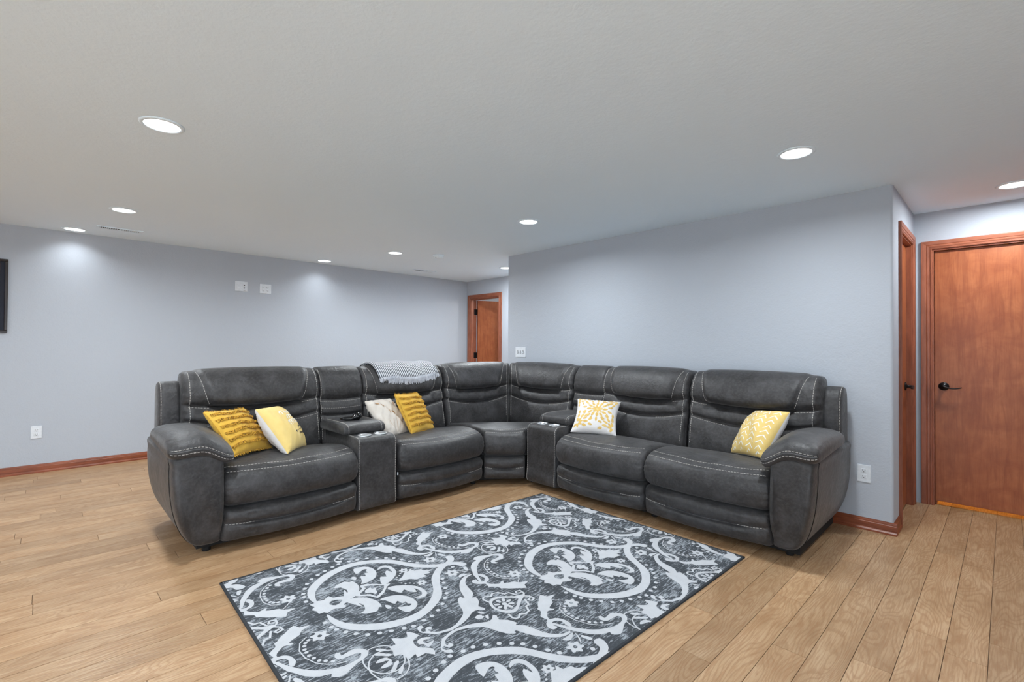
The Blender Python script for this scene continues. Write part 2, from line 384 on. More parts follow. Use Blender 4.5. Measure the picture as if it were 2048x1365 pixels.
o = extrude('baseboard_back', BBP, (DL1+0.07, YB, 0), (XE, YB, 0), (0, -1, 0), M_BASEX); structure(o)
CASP = [(0, 0), (0, 0.010), (0.004, 0.014), (0.010, 0.014), (0.013, 0.010), (0.018, 0.010), (0.021, 0.013), (0.030, 0.015), (0.036, 0.012), (0.040, 0.016), (0.062, 0.019), (0.070, 0.019), (0.070, 0)]
def casing(door, f, a0, a1, top, sides=(1, 1)):
    """f maps (a along wall, t out of wall, z) to world"""
    n = len(CASP)
    ring = [(k, (k+1) % n, n+(k+1) % n, n+k) for k in range(n)]+[tuple(range(n)), tuple(range(n, 2*n))]
    for a, sg, on in ((a0, -1, sides[0]), (a1, 1, sides[1])):
        if on: part('side_casing', [f(a+sg*q, t, 0) for q, t in CASP]+[f(a+sg*q, t, top+q) for q, t in CASP], ring, M_CASE, door)
    part('head_casing', [f(a0-q, t, top+q) for q, t in CASP]+[f(a1+q, t, top+q) for q, t in CASP], ring, M_CASEH, door)
def fbox(name, f, a0, a1, t0, t1, z0, z1, mat, parent, bevel=0):
    P = [f(a0, t0, z0), f(a1, t1, z1)]
    x0, x1 = sorted((P[0][0], P[1][0])); y0, y1 = sorted((P[0][1], P[1][1])); zz = sorted((z0, z1))
    return boxes(name, [(x0, x1, y0, y1, zz[0], zz[1])], mat, parent, bevel)
def jambs(door, f, a0, a1, top, depth=0.12, stop=True):
    e = 0.018
    fbox('jamb', f, a0-0.003, a0+e, 0.0, -depth, 0, top, M_CASE, door); fbox('jamb', f, a1-e, a1+0.003, 0.0, -depth, 0, top, M_CASE, door)
    fbox('head_jamb', f, a0+e, a1-e, 0.0, -depth, top-e, top+0.003, M_CASEH, door)
# door 1: closed, lever handle
f1 = lambda a, t, z: (a, YD-t, z)
d1 = thing('door_1', ((D0+D1)/2, YD, 0), 'closed flat stained brown door with black lever handle on the right', 'door', None, 'structure')
casing(d1, f1, D0+0.008, D1-0.008, DTOP-0.008); jambs(d1, f1, D0, D1, DTOP)
fbox('door_slab', f1, D0+0.021, D1-0.021, -0.030, -0.070, 0.034, DTOP-0.021, M_DOOR, d1, 0.002)
fbox('stop', f1, D0+0.018, D0+0.030, -0.071, -0.105, 0, DTOP-0.018, M_CASE, d1)
def lever(door, f, a, z, sgn, t0):
    c = Vector(f(a, t0, z)); n = (Vector(f(a, 1, z))-Vector(f(a, 0, z))).normalized(); e = (Vector(f(a+1, 0, z))-Vector(f(a, 0, z))).normalized()*sgn
    h = disc('handle', c, n, [(0.034, 0), (0.034, 0.004), (0.028, 0.010), (0.014, 0.012), (0.011, 0.030), (0.011, 0.045), (0.009, 0.055), (0, 0.056)], M_BLACK, door, 28)
    P = []
    for k in range(11):
        s = k/10; P.append(c+n*(0.046+0.008*math.sin(s*3))+e*(0.115*s-0.005)+Vector((0, 0, 0.004-0.022*math.sin(s*2.2)+0.012*s*s)))
    tube('lever', P, [(0.012-0.005*(k/10), 0.0065-0.002*(k/10)) for k in range(11)], M_BLACK, h, 10)
lever(d1, f1, D0+0.021+0.055, 0.985, 1, -0.030)
# door 2: side door seen edge on
f2 = lambda a, t, z: (XC+t, a, z)
d2 = thing('door_2', (XC, (J0+J1)/2, 0), 'brown side door seen nearly edge on beside the wall corner', 'door', None, 'structure')
casing(d2, f2, J0+0.008, J1-0.008, DTOP+0.03); jambs(d2, f2, J0, J1, DTOP+0.04)
fbox('door_slab', f2, J0+0.021, J1-0.021, -0.035, -0.075, 0.012, DTOP+0.019, M_DOOR, d2, 0.002)
lever(d2, f2, J1-0.085, 0.985, -1, -0.035)
# door 3: standing open into the room beyond
f3 = lambda a, t, z: (a, YB-t, z)
d3 = thing('door_3', ((DL0+DL1)/2, YB, 0), 'brown door standing open in the far wall with black hinges', 'door', None, 'structure')
casing(d3, f3, DL0+0.008, DL1-0.008, DTOP-0.008, (1, 1)); jambs(d3, f3, DL0, DL1, DTOP)
hx, hy, th = DL0+0.026, YB+0.125, math.radians(74)
ex, ey = Vector((math.cos(th), math.sin(th), 0)), Vector((math.sin(th), -math.cos(th), 0))
bm = bmesh.new(); v = []
for a in (0.004, 0.715):
    for b in (0.0, 0.038):
        for z in (0.012, DTOP-0.024): v.append(bm.verts.new(Vector((hx, hy, z))+ex*a+ey*b))
for q in ((0, 1, 3, 2), (4, 6, 7, 5), (0, 4, 5, 1), (2, 3, 7, 6), (0, 2, 6, 4), (1, 5, 7, 3)): bm.faces.new([v[k] for k in q])
link('door_slab', bm_mesh('door_slab', bm), M_DOOR, d3)
for z in (1.90, 1.13, 0.25):
    boxes('hinge', [(DL0+0.018, DL0+0.022, YB+0.065, YB+0.118, z-0.05, z+0.05), (DL0+0.020, DL0+0.034, YB+0.113, YB+0.127, z-0.05, z+0.05)], M_BLACK, d3, 0.001)
# lamps of the rooms beyond the doors
def room_lamp(x, y, z, w, col, label):
    r = thing('ceiling_lamp', (x, y, z), label, 'lamp')
    disc('glass_shade', (x, y, z), (0, 0, -1), [(0.14, 0), (0.14, 0.02), (0.10, 0.06), (0.0, 0.08)], M_LED, r, 24)
    d = bpy.data.lights.new('room_lamp', 'POINT'); d.energy = w; d.color = col; d.shadow_soft_size = 0.12
    o = bpy.data.objects.new('room_lamp', d); COL.objects.link(o); o.location = (0, 0, -0.2); o.parent = r
room_lamp(-5.6, 7.0, H, 60, (1, 0.93, 0.85), 'round ceiling lamp in the room beyond the open door')
room_lamp(0.0, 6.0, H, 110, (1, 0.42, 0.06), 'warm ceiling lamp in the room behind the closed door')

# wall plates ------------------------------------------------------
fL = lambda a, t, z: (XL+t, a, z)
fR = lambda a, t, z: (a, YR-t, z)
def plate(root, f, a0, a1, z0, z1, mirror): return fbox('plate', f, a0, a1, 0, 0.007, z0, z1, M_PLAST, root, 0.0025)
def receptacle(root, f, a, z, s=1.0):
    r = fbox('receptacle', f, a-0.017*s, a+0.017*s, 0.004, 0.0095, z-0.014*s, z+0.014*s, M_PLAST, root, 0.002)
    for da, dz, wa, wz in ((-0.007, 0.003, 0.0014, 0.005), (0.007, 0.003, 0.0014, 0.0042), (0, -0.008, 0.0028, 0.0026)):
        fbox('slot', f, a+(da-wa)*s, a+(da+wa)*s, 0.006, 0.0101, z+(dz-wz)*s, z+(dz+wz)*s, M_SLOT, r)
def outlet(f, a, z, label):
    r = thing('wall_outlet', f(a, 0, z), label, 'outlet', 'white duplex wall outlets')
    plate(r, f, a-0.040, a+0.040, z-0.062, z+0.062, 0)
    receptacle(r, f, a, z+0.021); receptacle(r, f, a, z-0.021)
    fbox('screw', f, a-0.003, a+0.003, 0.006, 0.0085, z-0.003, z+0.003, M_PLAST, r)
outlet(fL, -0.054, 0.403, 'white duplex outlet low on the left wall')
outlet(fR, -0.717, 0.397, 'white duplex outlet low on the wall beside the right sofa arm')
r = thing('media_plate', fL(1.762, 0, 2.026), 'white wall plate with two dark jacks high on the left wall', 'wall plate')
plate(r, fL, 1.692, 1.833, 1.964, 2.088, 0)
for z in (2.041, 2.007): disc('jack', fL(1.797, 0.006, z), (1, 0, 0), [(0.007, 0), (0.007, 0.006), (0.004, 0.007)], M_SLOT, r, 14)
disc('connector', fL(1.800, 0.006, 1.979), (1, 0, 0), [(0.008, 0), (0.008, 0.010), (0.003, 0.012)], M_CHROME, r, 14)
fbox('blank_insert', fL, 1.712, 1.745, 0.005, 0.009, 1.992, 2.058, M_PLAST, r, 0.001)
r = thing('quad_outlet', fL(2.046, 0, 2.018), 'white four-socket outlet plate high on the left wall', 'outlet')
plate(r, fL, 1.976, 2.117, 1.957, 2.079, 0)
for a in (2.023, 2.069):
    for z in (2.037, 1.998): receptacle(r, fL, a, z)
r = thing('light_switch', fR(-4.197, 0, 1.22), 'white triple light switch above the sofa corner', 'light switch')
plate(r, fR, -4.285, -4.109, 1.158, 1.282, 0)
for a in (-4.243, -4.197, -4.151):
    fbox('toggle', fR, a-0.005, a+0.005, 0.004, 0.018, 1.208, 1.230, M_PLAST, r, 0.002)
    fbox('toggle_slot', fR, a-0.008, a+0.008, 0.004, 0.0078, 1.204, 1.238, M_SLOT, r)
# smoke detector
r = thing('smoke_detector', (-5.014, 3.559, H), 'round white smoke detector on the ceiling', 'smoke detector')
disc('base', (-5.014, 3.559, H), (0, 0, -1), [(0.072, 0), (0.072, 0.010), (0.066, 0.014)], M_TRIM, r)
disc('cover', (-5.014, 3.559, H-0.012), (0, 0, -1), [(0.062, 0), (0.060, 0.016), (0.048, 0.026), (0, 0.028)], M_TRIM, r)
disc('button', (-5.014, 3.520, H-0.034), (0, 0, -1), [(0.010, 0), (0.010, 0.006), (0, 0.007)], M_SLOT, r, 16)
# ceiling vents
def vent(cx, cy, ang, ln, wd, label, n=20):
    r = thing('air_vent', (cx, cy, H), label, 'air vent', 'white ceiling air vents')
    ca, sa = math.cos(ang), math.sin(ang)
    def P(a, b, z): return (cx+ca*a-sa*b, cy+sa*a+ca*b, z)
    def bx(name, L, mat):
        bm = bmesh.new()
        for a0, a1, b0, b1, z0, z1 in L:
            v = [bm.verts.new(P(a, b, z)) for a in (a0, a1) for b in (b0, b1) for z in (z0, z1)]
            for q in ((0, 1, 3, 2), (4, 6, 7, 5), (0, 4, 5, 1), (2, 3, 7, 6), (0, 2, 6, 4), (1, 5, 7, 3)): bm.faces.new([v[k] for k in q])
        return link(name, bm_mesh(name, bm), mat, r)
    l, b = ln/2, wd/2
    bx('frame', [(-l, l, -b, -b+0.02, H-0.008, H), (-l, l, b-0.02, b, H-0.008, H), (-l, -l+0.02, -b+0.02, b-0.02, H-0.008, H), (l-0.02, l, -b+0.02, b-0.02, H-0.008, H), (-0.006, 0.006, -b+0.02, b-0.02, H-0.007, H)], M_TRIM)
    bx('duct', [(-l+0.02, l-0.02, -b+0.02, b-0.02, H-0.0015, H-0.0005)], M_SLOT)
    for k in range(n):
        a = -l+0.026+(ln-0.052)*k/(n-1)
        if abs(a) < 0.009: continue
        sg = 1 if a > 0 else -1
        bm = bmesh.new(); v = [bm.verts.new(P(a+da, bb, z)) for da, z in ((-0.004*sg, H-0.001), (0.004*sg, H-0.008), (0.0052*sg, H-0.008), (-0.0028*sg, H-0.001)) for bb in (-b+0.02, b-0.02)]
        for q in ((0, 1, 3, 2), (2, 3, 5, 4), (4, 5, 7, 6), (6, 7, 1, 0), (0, 2, 4, 6), (1, 7, 5, 3)): bm.faces.new([v[i] for i in q])
        link('louver', bm_mesh('louver', bm), M_TRIM, r)
vent(-6.20, 0.525, math.pi/2, 0.36, 0.12, 'white slotted air vent in the ceiling near the left wall')
vent(-6.20, 4.13, math.pi/2, 0.36, 0.12, 'white air vent in the ceiling near the far alcove', 16)
# picture on the left wall, cut by the frame
r = thing('framed_picture', fL(-0.62, 0, 1.74), 'dark framed colourful picture cut off by the left image edge', 'picture')
a0, a1, z0, z1 = -0.98, -0.267, 1.388, 2.098
t = NT('picture_print', 0.3); co = t.coord((1, 1, 1)); sx = t.add('ShaderNodeSeparateXYZ', i_Vector=co).outputs[2]
g = t.add('ShaderNodeMapRange', i_Value=sx, i_1=1.45, i_2=2.04); nn = t.noise(t.coord((1, 0.4, 1)), 22, 3)
g2 = t.add('ShaderNodeMath', operation='MULTIPLY_ADD', i_0=nn, i_1=0.22, i_2=g.outputs[0]).outputs[0]
t.color(t.ramp(g2, [(0.1, lin(40, 36, 30)), (0.32, lin(170, 140, 60)), (0.5, lin(205, 170, 90)), (0.62, lin(70, 60, 100)), (0.75, lin(210, 110, 80)), (1.0, lin(200, 90, 60))]))
M_ART = t.m
M_MAT = flat('navy_mat', lin(16, 22, 40), 0.6); M_FR = flat('black_brown_frame', lin(34, 22, 18), 0.3)
fbox('backing', fL, a0+0.004, a1-0.004, 0.001, 0.010, z0+0.004, z1-0.004, M_MAT, r)
for (p0, p1, q0, q1) in ((a0, a1, z1-0.022, z1), (a0, a1, z0, z0+0.022), (a0, a0+0.022, z0+0.022, z1-0.022), (a1-0.022, a1, z0+0.022, z1-0.022)):
    fbox('frame_rail', fL, p0, p1, 0.001, 0.024, q0, q1, M_FR, r, 0.004)
fbox('artwork', fL, a0+0.10, a1-0.056, 0.010, 0.0115, z0+0.10, z1-0.045, M_ART, r)
# ---------------------------------------------------------------- sectional sofa
XF, YF = -3.38, 3.22           # front planes of the left and right runs
TL = lambda u, d, z: Vector((XF-d, u, z))
TR = lambda u, d, z: Vector((u, YF+d, z))
WC = Vector((-3.25, 3.07, 0)); WE = Vector((0.655, 0.756, 0)); WD = Vector((-0.756, 0.655, 0))
def TW(u, d, z):
    q = WC+WE*u+WD*d; return Vector((max(q.x, -4.12), min(q.y, 3.98), z))
sofa = thing('sectional_sofa', (-3.9, 3.7, 0), 'large charcoal suede leather reclining corner sectional with contrast stitching', 'sofa')

def spline(P, n):
    """closed Catmull-Rom through P, n samples evenly spread over the control points"""
    N = len(P); out = []
    for i in range(n):
        x = i*N/n; k = int(x); f = x-k
        a, b, c, d = (P[(k+j) % N] for j in (-1, 0, 1, 2))
        out.append(tuple(0.5*(2*b[q]+(c[q]-a[q])*f+(2*a[q]-5*b[q]+4*c[q]-d[q])*f*f+(3*b[q]-a[q]-3*c[q]+d[q])*f**3) for q in range(len(a))))
    return out
class Loft:
    """surface pt(s, t): s in [-1, 1] across, t in [0, 1) around a closed profile"""
    def __init__(self, fn, ns, nt, pinch=1.0):
        self.fn, self.ns, self.nt = fn, ns, nt
    def svals(self):
        out = []
        for i in range(self.ns+1):
            x = -1+2*i/self.ns; out.append(math.sin(x*math.pi/2)*0.55+x*0.45)
        return out
    def build(self, name, mat, parent):
        sv = self.svals(); vs = []; fs = []; n = self.nt
        for s in sv:
            for k in range(n): vs.append(self.fn(s, k/n))
        for i in range(len(sv)-1):
            for k in range(n): fs.append((i*n+k, i*n+(k+1) % n, (i+1)*n+(k+1) % n, (i+1)*n+k))
        fs.append(tuple(range(n))); fs.append(tuple((len(sv)-1)*n+k for k in range(n)))
        return part(name, vs, fs, mat, parent, True)
    def normal(self, s, t, inside):
        e = 1e-3; p = self.fn(s, t)
        a = self.fn(min(1, s+e), t)-self.fn(max(-1, s-e), t); b = self.fn(s, (t+e) % 1)-self.fn(s, (t-e) % 1)
        n = a.cross(b)
        if n.length < 1e-12: return Vector((0, 0, 1))
        n.normalize()
        return n if n.dot(p-inside) > 0 else -n
class Stitch:
    def __init__(self): self.v, self.f = [], []
    def dash(self, a, b, n, w=0.0040, h=0.0020):
        d = (b-a)
        if d.length < 1e-5: return
        d.normalize(); e = d.cross(n).normalized()*(w/2); k = len(self.v)
        for p in (a, b):
            self.v += [p-e-n*0.002, p-e*0.6+n*h, p+e*0.6+n*h, p+e-n*0.002]
        self.f += [(k, k+1, k+5, k+4), (k+1, k+2, k+6, k+5), (k+2, k+3, k+7, k+6), (k, k+3, k+2, k+1), (k+4, k+5, k+6, k+7)]
    def path(self, P, N, dash=0.013, gap=0.006, **kw):
        """P points, N normals; dashes of fixed length along the polyline"""
        L = [0]
        for a, b in zip(P, P[1:]): L.append(L[-1]+(b-a).length)
        def at(x):
            for i in range(len(L)-1):
                if x <= L[i+1]:
                    f = (x-L[i])/max(1e-9, L[i+1]-L[i]); return P[i].lerp(P[i+1], f), N[i].lerp(N[i+1], f).normalized()
            return P[-1], N[-1]
        x = 0
        while x+dash < L[-1]:
            a, n = at(x); b, n2 = at(x+dash); self.dash(a, b, n, **kw); x += dash+gap
    def build(self, parent):
        if self.v: part('stitching', self.v, self.f, M_THREAD, parent)['kind'] = 'stuff'
def along(loft, st, path, inside, m=40, **kw):
    P, N = [], []
    for i in range(m+1):
        s, t = path(i/m); N.append(loft.normal(s, t, inside)); P.append(loft.fn(s, t)+N[-1]*0.0005)
    st.path(P, N, **kw)

def endround(s, s0, lo):
    a = abs(s)
    if a <= s0: return 1.0
    q = (a-s0)/(1-s0); return lo+(1-lo)*math.sqrt(max(0, 1-q*q))
NT_ = 72
PS = spline([(0.045, 0.272), (-0.012, 0.300), (-0.034, 0.355), (-0.034, 0.415), (-0.012, 0.468), (0.030, 0.502), (0.085, 0.522), (0.18, 0.530), (0.32, 0.517), (0.46, 0.492), (0.58, 0.468), (0.68, 0.452), (0.70, 0.38), (0.60, 0.282), (0.36, 0.262), (0.16, 0.262)], 480)
def seat_fn(T, u0, u1, bow=0.05, ripple=1.0, uf=None, dmax=None):
    def fn(s, t):
        d, z = PS[int(t*480) % 480]
        w = sstep(0.42, 0.0, d); r = endround(s, 0.86, 0.62)
        d2 = 0.33+(d-0.33)*(1-(1-r)*0.16); z2 = 0.40+(z-0.40)*r
        d2 -= bow*(1-s*s)*w; z2 += 0.012*(1-s*s)*sstep(0.4, 0.5, z) - 0.030*(1-s*s)*w*sstep(0.44, 0.52, z)
        e = math.exp(-((1-abs(s))/0.10)); fr = w*sstep(0.30, 0.34, z)
        d2 += ripple*0.005*e*fr*math.sin(z*150+u0*40)
        z2 += 0.003*math.sin(s*9+u0*7)*math.sin(d*14)*sstep(0.45, 0.5, z)
        if dmax: d2 = d2 if d2 < 0.2 else 0.2+(d2-0.2)*dmax
        u = uf(s, d2) if uf else (u0+u1)/2+s*(u1-u0)/2
        return T(u, d2, z2)
    return fn
def tfind(prof, cond):
    for k, q in enumerate(prof):
        if cond(*q): return k/len(prof)
def seat(T, u0, u1, **kw):
    L = Loft(seat_fn(T, u0, u1, **kw), 34, NT_); o = L.build('seat_cushion', M_LEATHER, sofa)
    uf = kw.get('uf'); um = uf(0, 0.3) if uf else (u0+u1)/2
    ins = T(um, 0.33, 0.40); st = Stitch()
    ta = tfind(PS, lambda d, z: z > 0.495 and d < 0.2); tb = tfind(PS, lambda d, z: d > 0.072 and z > 0.5)
    for t in (ta, tb): along(L, st, lambda x: (-0.93+1.86*x, t), ins, 60)
    st.build(o)
    # raised double welt between the two stitch rows
    V, F = [], []; m = 60
    for tt in (ta+(tb-ta)*0.36, ta+(tb-ta)*0.64):
        P = [L.fn(-0.93+1.86*i/m, tt) for i in range(m+1)]; N = [L.normal(-0.93+1.86*i/m, tt, ins) for i in range(m+1)]
        for i in range(m+1):
            d = (P[min(i+1, m)]-P[max(i-1, 0)]).normalized(); e = d.cross(N[i]).normalized()*0.0042
            k = len(V); V += [P[i]-e-N[i]*0.003, P[i]+N[i]*0.0035, P[i]+e-N[i]*0.003]
            if i: F += [(k-3, k, k+1, k-2), (k-2, k+1, k+2, k-1)]
    part('welt', V, F, M_LEATHER, o, True, False)
    return o
PFT = spline([(0.07, 0.266), (0.010, 0.262), (-0.018, 0.242), (-0.026, 0.212), (-0.018, 0.182), (0.004, 0.162), (-0.016, 0.146), (-0.020, 0.118), (-0.008, 0.082), (0.020, 0.062), (0.08, 0.058), (0.20, 0.062), (0.22, 0.16), (0.20, 0.262)], 420)
def foot(T, u0, u1, bow=0.045, uf=None):
    def fn(s, t):
        d, z = PFT[int(t*420) % 420]; r = endround(s, 0.9, 0.75); w = sstep(0.2, 0.02, d)
        d2 = 0.10+(d-0.10)*r; z2 = 0.16+(z-0.16)*(1-(1-r)*0.3)
        cr = math.exp(-((z-0.162)/0.012)**2)*w
        d2 -= 0.016*cr*sstep(0.45, 0.8, abs(s))
        d2 -= bow*(1-s*s)*w; z2 += (0.022*s*s-0.006)*math.exp(-((z-0.162)/0.05)**2)*w
        d2 += 0.004*w*math.exp(-((abs(s)-0.62)/0.10)**2)*math.sin(z*120+u0*9)
        u = uf(s, d2) if uf else (u0+u1)/2+s*(u1-u0)/2
        return T(u, d2, z2)
    L = Loft(fn, 28, 56); o = L.build('footrest', M_LEATHER, sofa); st = Stitch(); ins = T((u0+u1)/2, 0.1, 0.16)
    tz = tfind(PFT, lambda d, z: z < 0.160 and d < 0.05)
    along(L, st, lambda x: (-0.96+0.40*x, tz), ins, 16); along(L, st, lambda x: (0.56+0.40*x, tz), ins, 16)
    st.build(o); return o
# backrests: centre profile with a puffed headrest, side profile flatter
PBC = [(0.63, 0.30), (0.590, 0.40), (0.576, 0.48), (0.588, 0.58), (0.612, 0.655), (0.640, 0.688), (0.612, 0.712), (0.612, 0.755), (0.650, 0.803), (0.712, 0.823), (0.622, 0.840), (0.586, 0.880), (0.594, 0.945), (0.628, 1.015), (0.680, 1.075), (0.742, 1.108), (0.80, 1.115), (0.86, 1.098), (0.905, 1.045), (0.925, 0.95), (0.932, 0.70), (0.932, 0.40), (0.925, 0.12), (0.78, 0.11), (0.66, 0.16)]
PBS = [(0.63, 0.30), (0.592, 0.40), (0.580, 0.48), (0.592, 0.58), (0.614, 0.655), (0.634, 0.688), (0.618, 0.712), (0.622, 0.755), (0.640, 0.803), (0.656, 0.822), (0.642, 0.842), (0.628, 0.882), (0.632, 0.945), (0.655, 1.015), (0.698, 1.068), (0.750, 1.098), (0.80, 1.104), (0.86, 1.090), (0.905, 1.040), (0.925, 0.95), (0.932, 0.70), (0.932, 0.40), (0.925, 0.12), (0.78, 0.11), (0.66, 0.16)]
NB = 600; BC, BS = spline(PBC, NB), spline(PBS, NB)
WARP = [(0.45, 0.0), (0.69, 0.065), (0.822, 0.038), (0.95, 0.0), (1.05, -0.012)]
def back_fn(T, u0, u1, panel=True, uf=None, er=(0.90, 0.52), seed=0.0, warp=1.0, zs=1.0, erin=None):
    def fn(s, t):
        k = int(t*NB) % NB; (dc, zc), (ds, zs_) = BC[k], BS[k]
        sb = 0.64+0.15*max(0, min(1, (zc-0.84)/0.26))
        w = 1-sstep(sb-0.05, sb+0.05, abs(s)) if panel else 0.0
        d = ds+(dc-ds)*w; z = zs_+(zc-zs_)*w
        fr = 1 if k < NB*17/25 else 0
        if panel and fr and z > 0.835: d += 0.010*math.exp(-((abs(s)-sb)/0.022)**2)*sstep(0.83, 0.86, z)
        r = endround(s, er[0], er[1] if (erin is None or s < 0) else erin[1])
        d = 0.80+(d-0.80)*r; z = z-(1-r)*0.10*sstep(0.8, 1.1, z)
        if fr: z += warp*s*s*interp(WARP, z)
        e = math.exp(-((1-abs(s))/0.09))
        if fr:
            d += 0.006*e*math.sin(z*120+seed*13)*sstep(0.5, 0.6, z)
            d += 0.0035*math.sin(s*23+seed*5+z*9)*math.exp(-((z-0.80)/0.03)**2)*(1 if panel else 0.3)
            d += 0.004*math.sin(s*7+z*16+seed*3)*sstep(0.70, 0.60, z)
        u = uf(s, d) if uf else (u0+u1)/2+s*(u1-u0)/2
        return T(u, d, z)
    return fn
def tz(z, front=True):
    best = min(range(int(NB*16/25)), key=lambda k: abs(BS[k][1]-z)); return best/NB
def backrest(T, u0, u1, panel=True, edges=(1, 1), **kw):
    L = Loft(back_fn(T, u0, u1, panel, **kw), 56 if panel else 26, 100); o = L.build('backrest', M_LEATHER, sofa)
    uf = kw.get('uf'); um = uf(0, 0.8) if uf else (u0+u1)/2
    ins = T(um, 0.80, 0.7); st = Stitch()
    t1, t2 = tz(0.808), tz(0.672); top = tz(1.095)
    if panel:
        for sg in (-1, 1):
            along(L, st, lambda x: (sg*(0.93-0.27*x), t1), ins, 16)
            along(L, st, lambda x: (sg*(0.93-0.62*x), t2), ins, 24)
            along(L, st, lambda x: (sg*(0.67+0.15*x), tz(0.846)+(top-tz(0.846))*x), ins, 30)
    else:
        for t in (t1, tz(0.752)): along(L, st, lambda x: (-0.9+1.8*x, t), ins, 20)
    for sg, on in zip((-1, 1), edges):
        if on: along(L, st, lambda x: (sg*0.915, tz(0.50)+(top-tz(0.50))*x), ins, 50)
    st.build(o); return o
def console(T, u0, u1, ztop, lid0, lid1):
    prof = spline([(0.0, 0.055), (-0.002, 0.20), (-0.002, 0.36), (-0.001, ztop-0.06), (0.012, ztop-0.018), (0.045, ztop-0.002), (0.12, ztop), (0.40, ztop), (0.62, ztop), (0.66, ztop-0.05), (0.66, 0.30), (0.65, 0.055), (0.4, 0.05), (0.15, 0.05)], 280)
    def fn(s, t):
        d, z = prof[int(t*280) % 280]; r = endround(s, 0.93, 0.975)
        return T((u0+u1)/2+s*(u1-u0)/2, 0.33+(d-0.33)*r, 0.3+(z-0.3)*r)
    L = Loft(fn, 24, 112); o = L.build('console', M_LEATHER, sofa); st = Stitch(); ins = T((u0+u1)/2, 0.3, 0.3)
    te = tfind(prof, lambda d, z: d > 0.20 and z > ztop-0.01)
    for s in (-0.93, 0.93): along(L, st, lambda x: (s, 0.004+(te-0.004)*x), ins, 60)
    st.build(o)
    for f in (0.30, 0.72):
        uu = u0+(u1-u0)*f; c = T(uu, 0.098, ztop-0.001)
        disc('cup_holder', c, (0, 0, 1), [(0.054, 0), (0.054, 0.006), (0.050, 0.010), (0.044, 0.009), (0.040, 0.003), (0.037, 0.001), (0, 0.0008)], M_CHROME, o, 32)
    pl = spline([(0.165, ztop+0.012), (0.158, ztop+0.040), (0.172, ztop+0.068), (0.22, ztop+0.084), (0.34, ztop+0.088), (0.50, ztop+0.086), (0.60, ztop+0.080), (0.63, ztop+0.05), (0.61, ztop+0.006), (0.35, ztop+0.004), (0.195, ztop+0.004)], 220)
    def fl_(s, t):
        d, z = pl[int(t*220) % 220]; r = endround(s, 0.72, 0.80); zc = ztop+0.03
        return T((lid0+lid1)/2+s*(lid1-lid0)/2, 0.37+(d-0.37)*(1-(1-r)*0.25), zc+(z-zc)*r)
    L2 = Loft(fl_, 24, 88); p = L2.build('armrest_lid', M_LEATHER, sofa); st = Stitch(); ins = T((lid0+lid1)/2, 0.37, ztop+0.04)
    for s in (-0.80, 0.80): along(L2, st, lambda x: (s, 0.02+0.50*x), ins, 50)
    st.build(p)
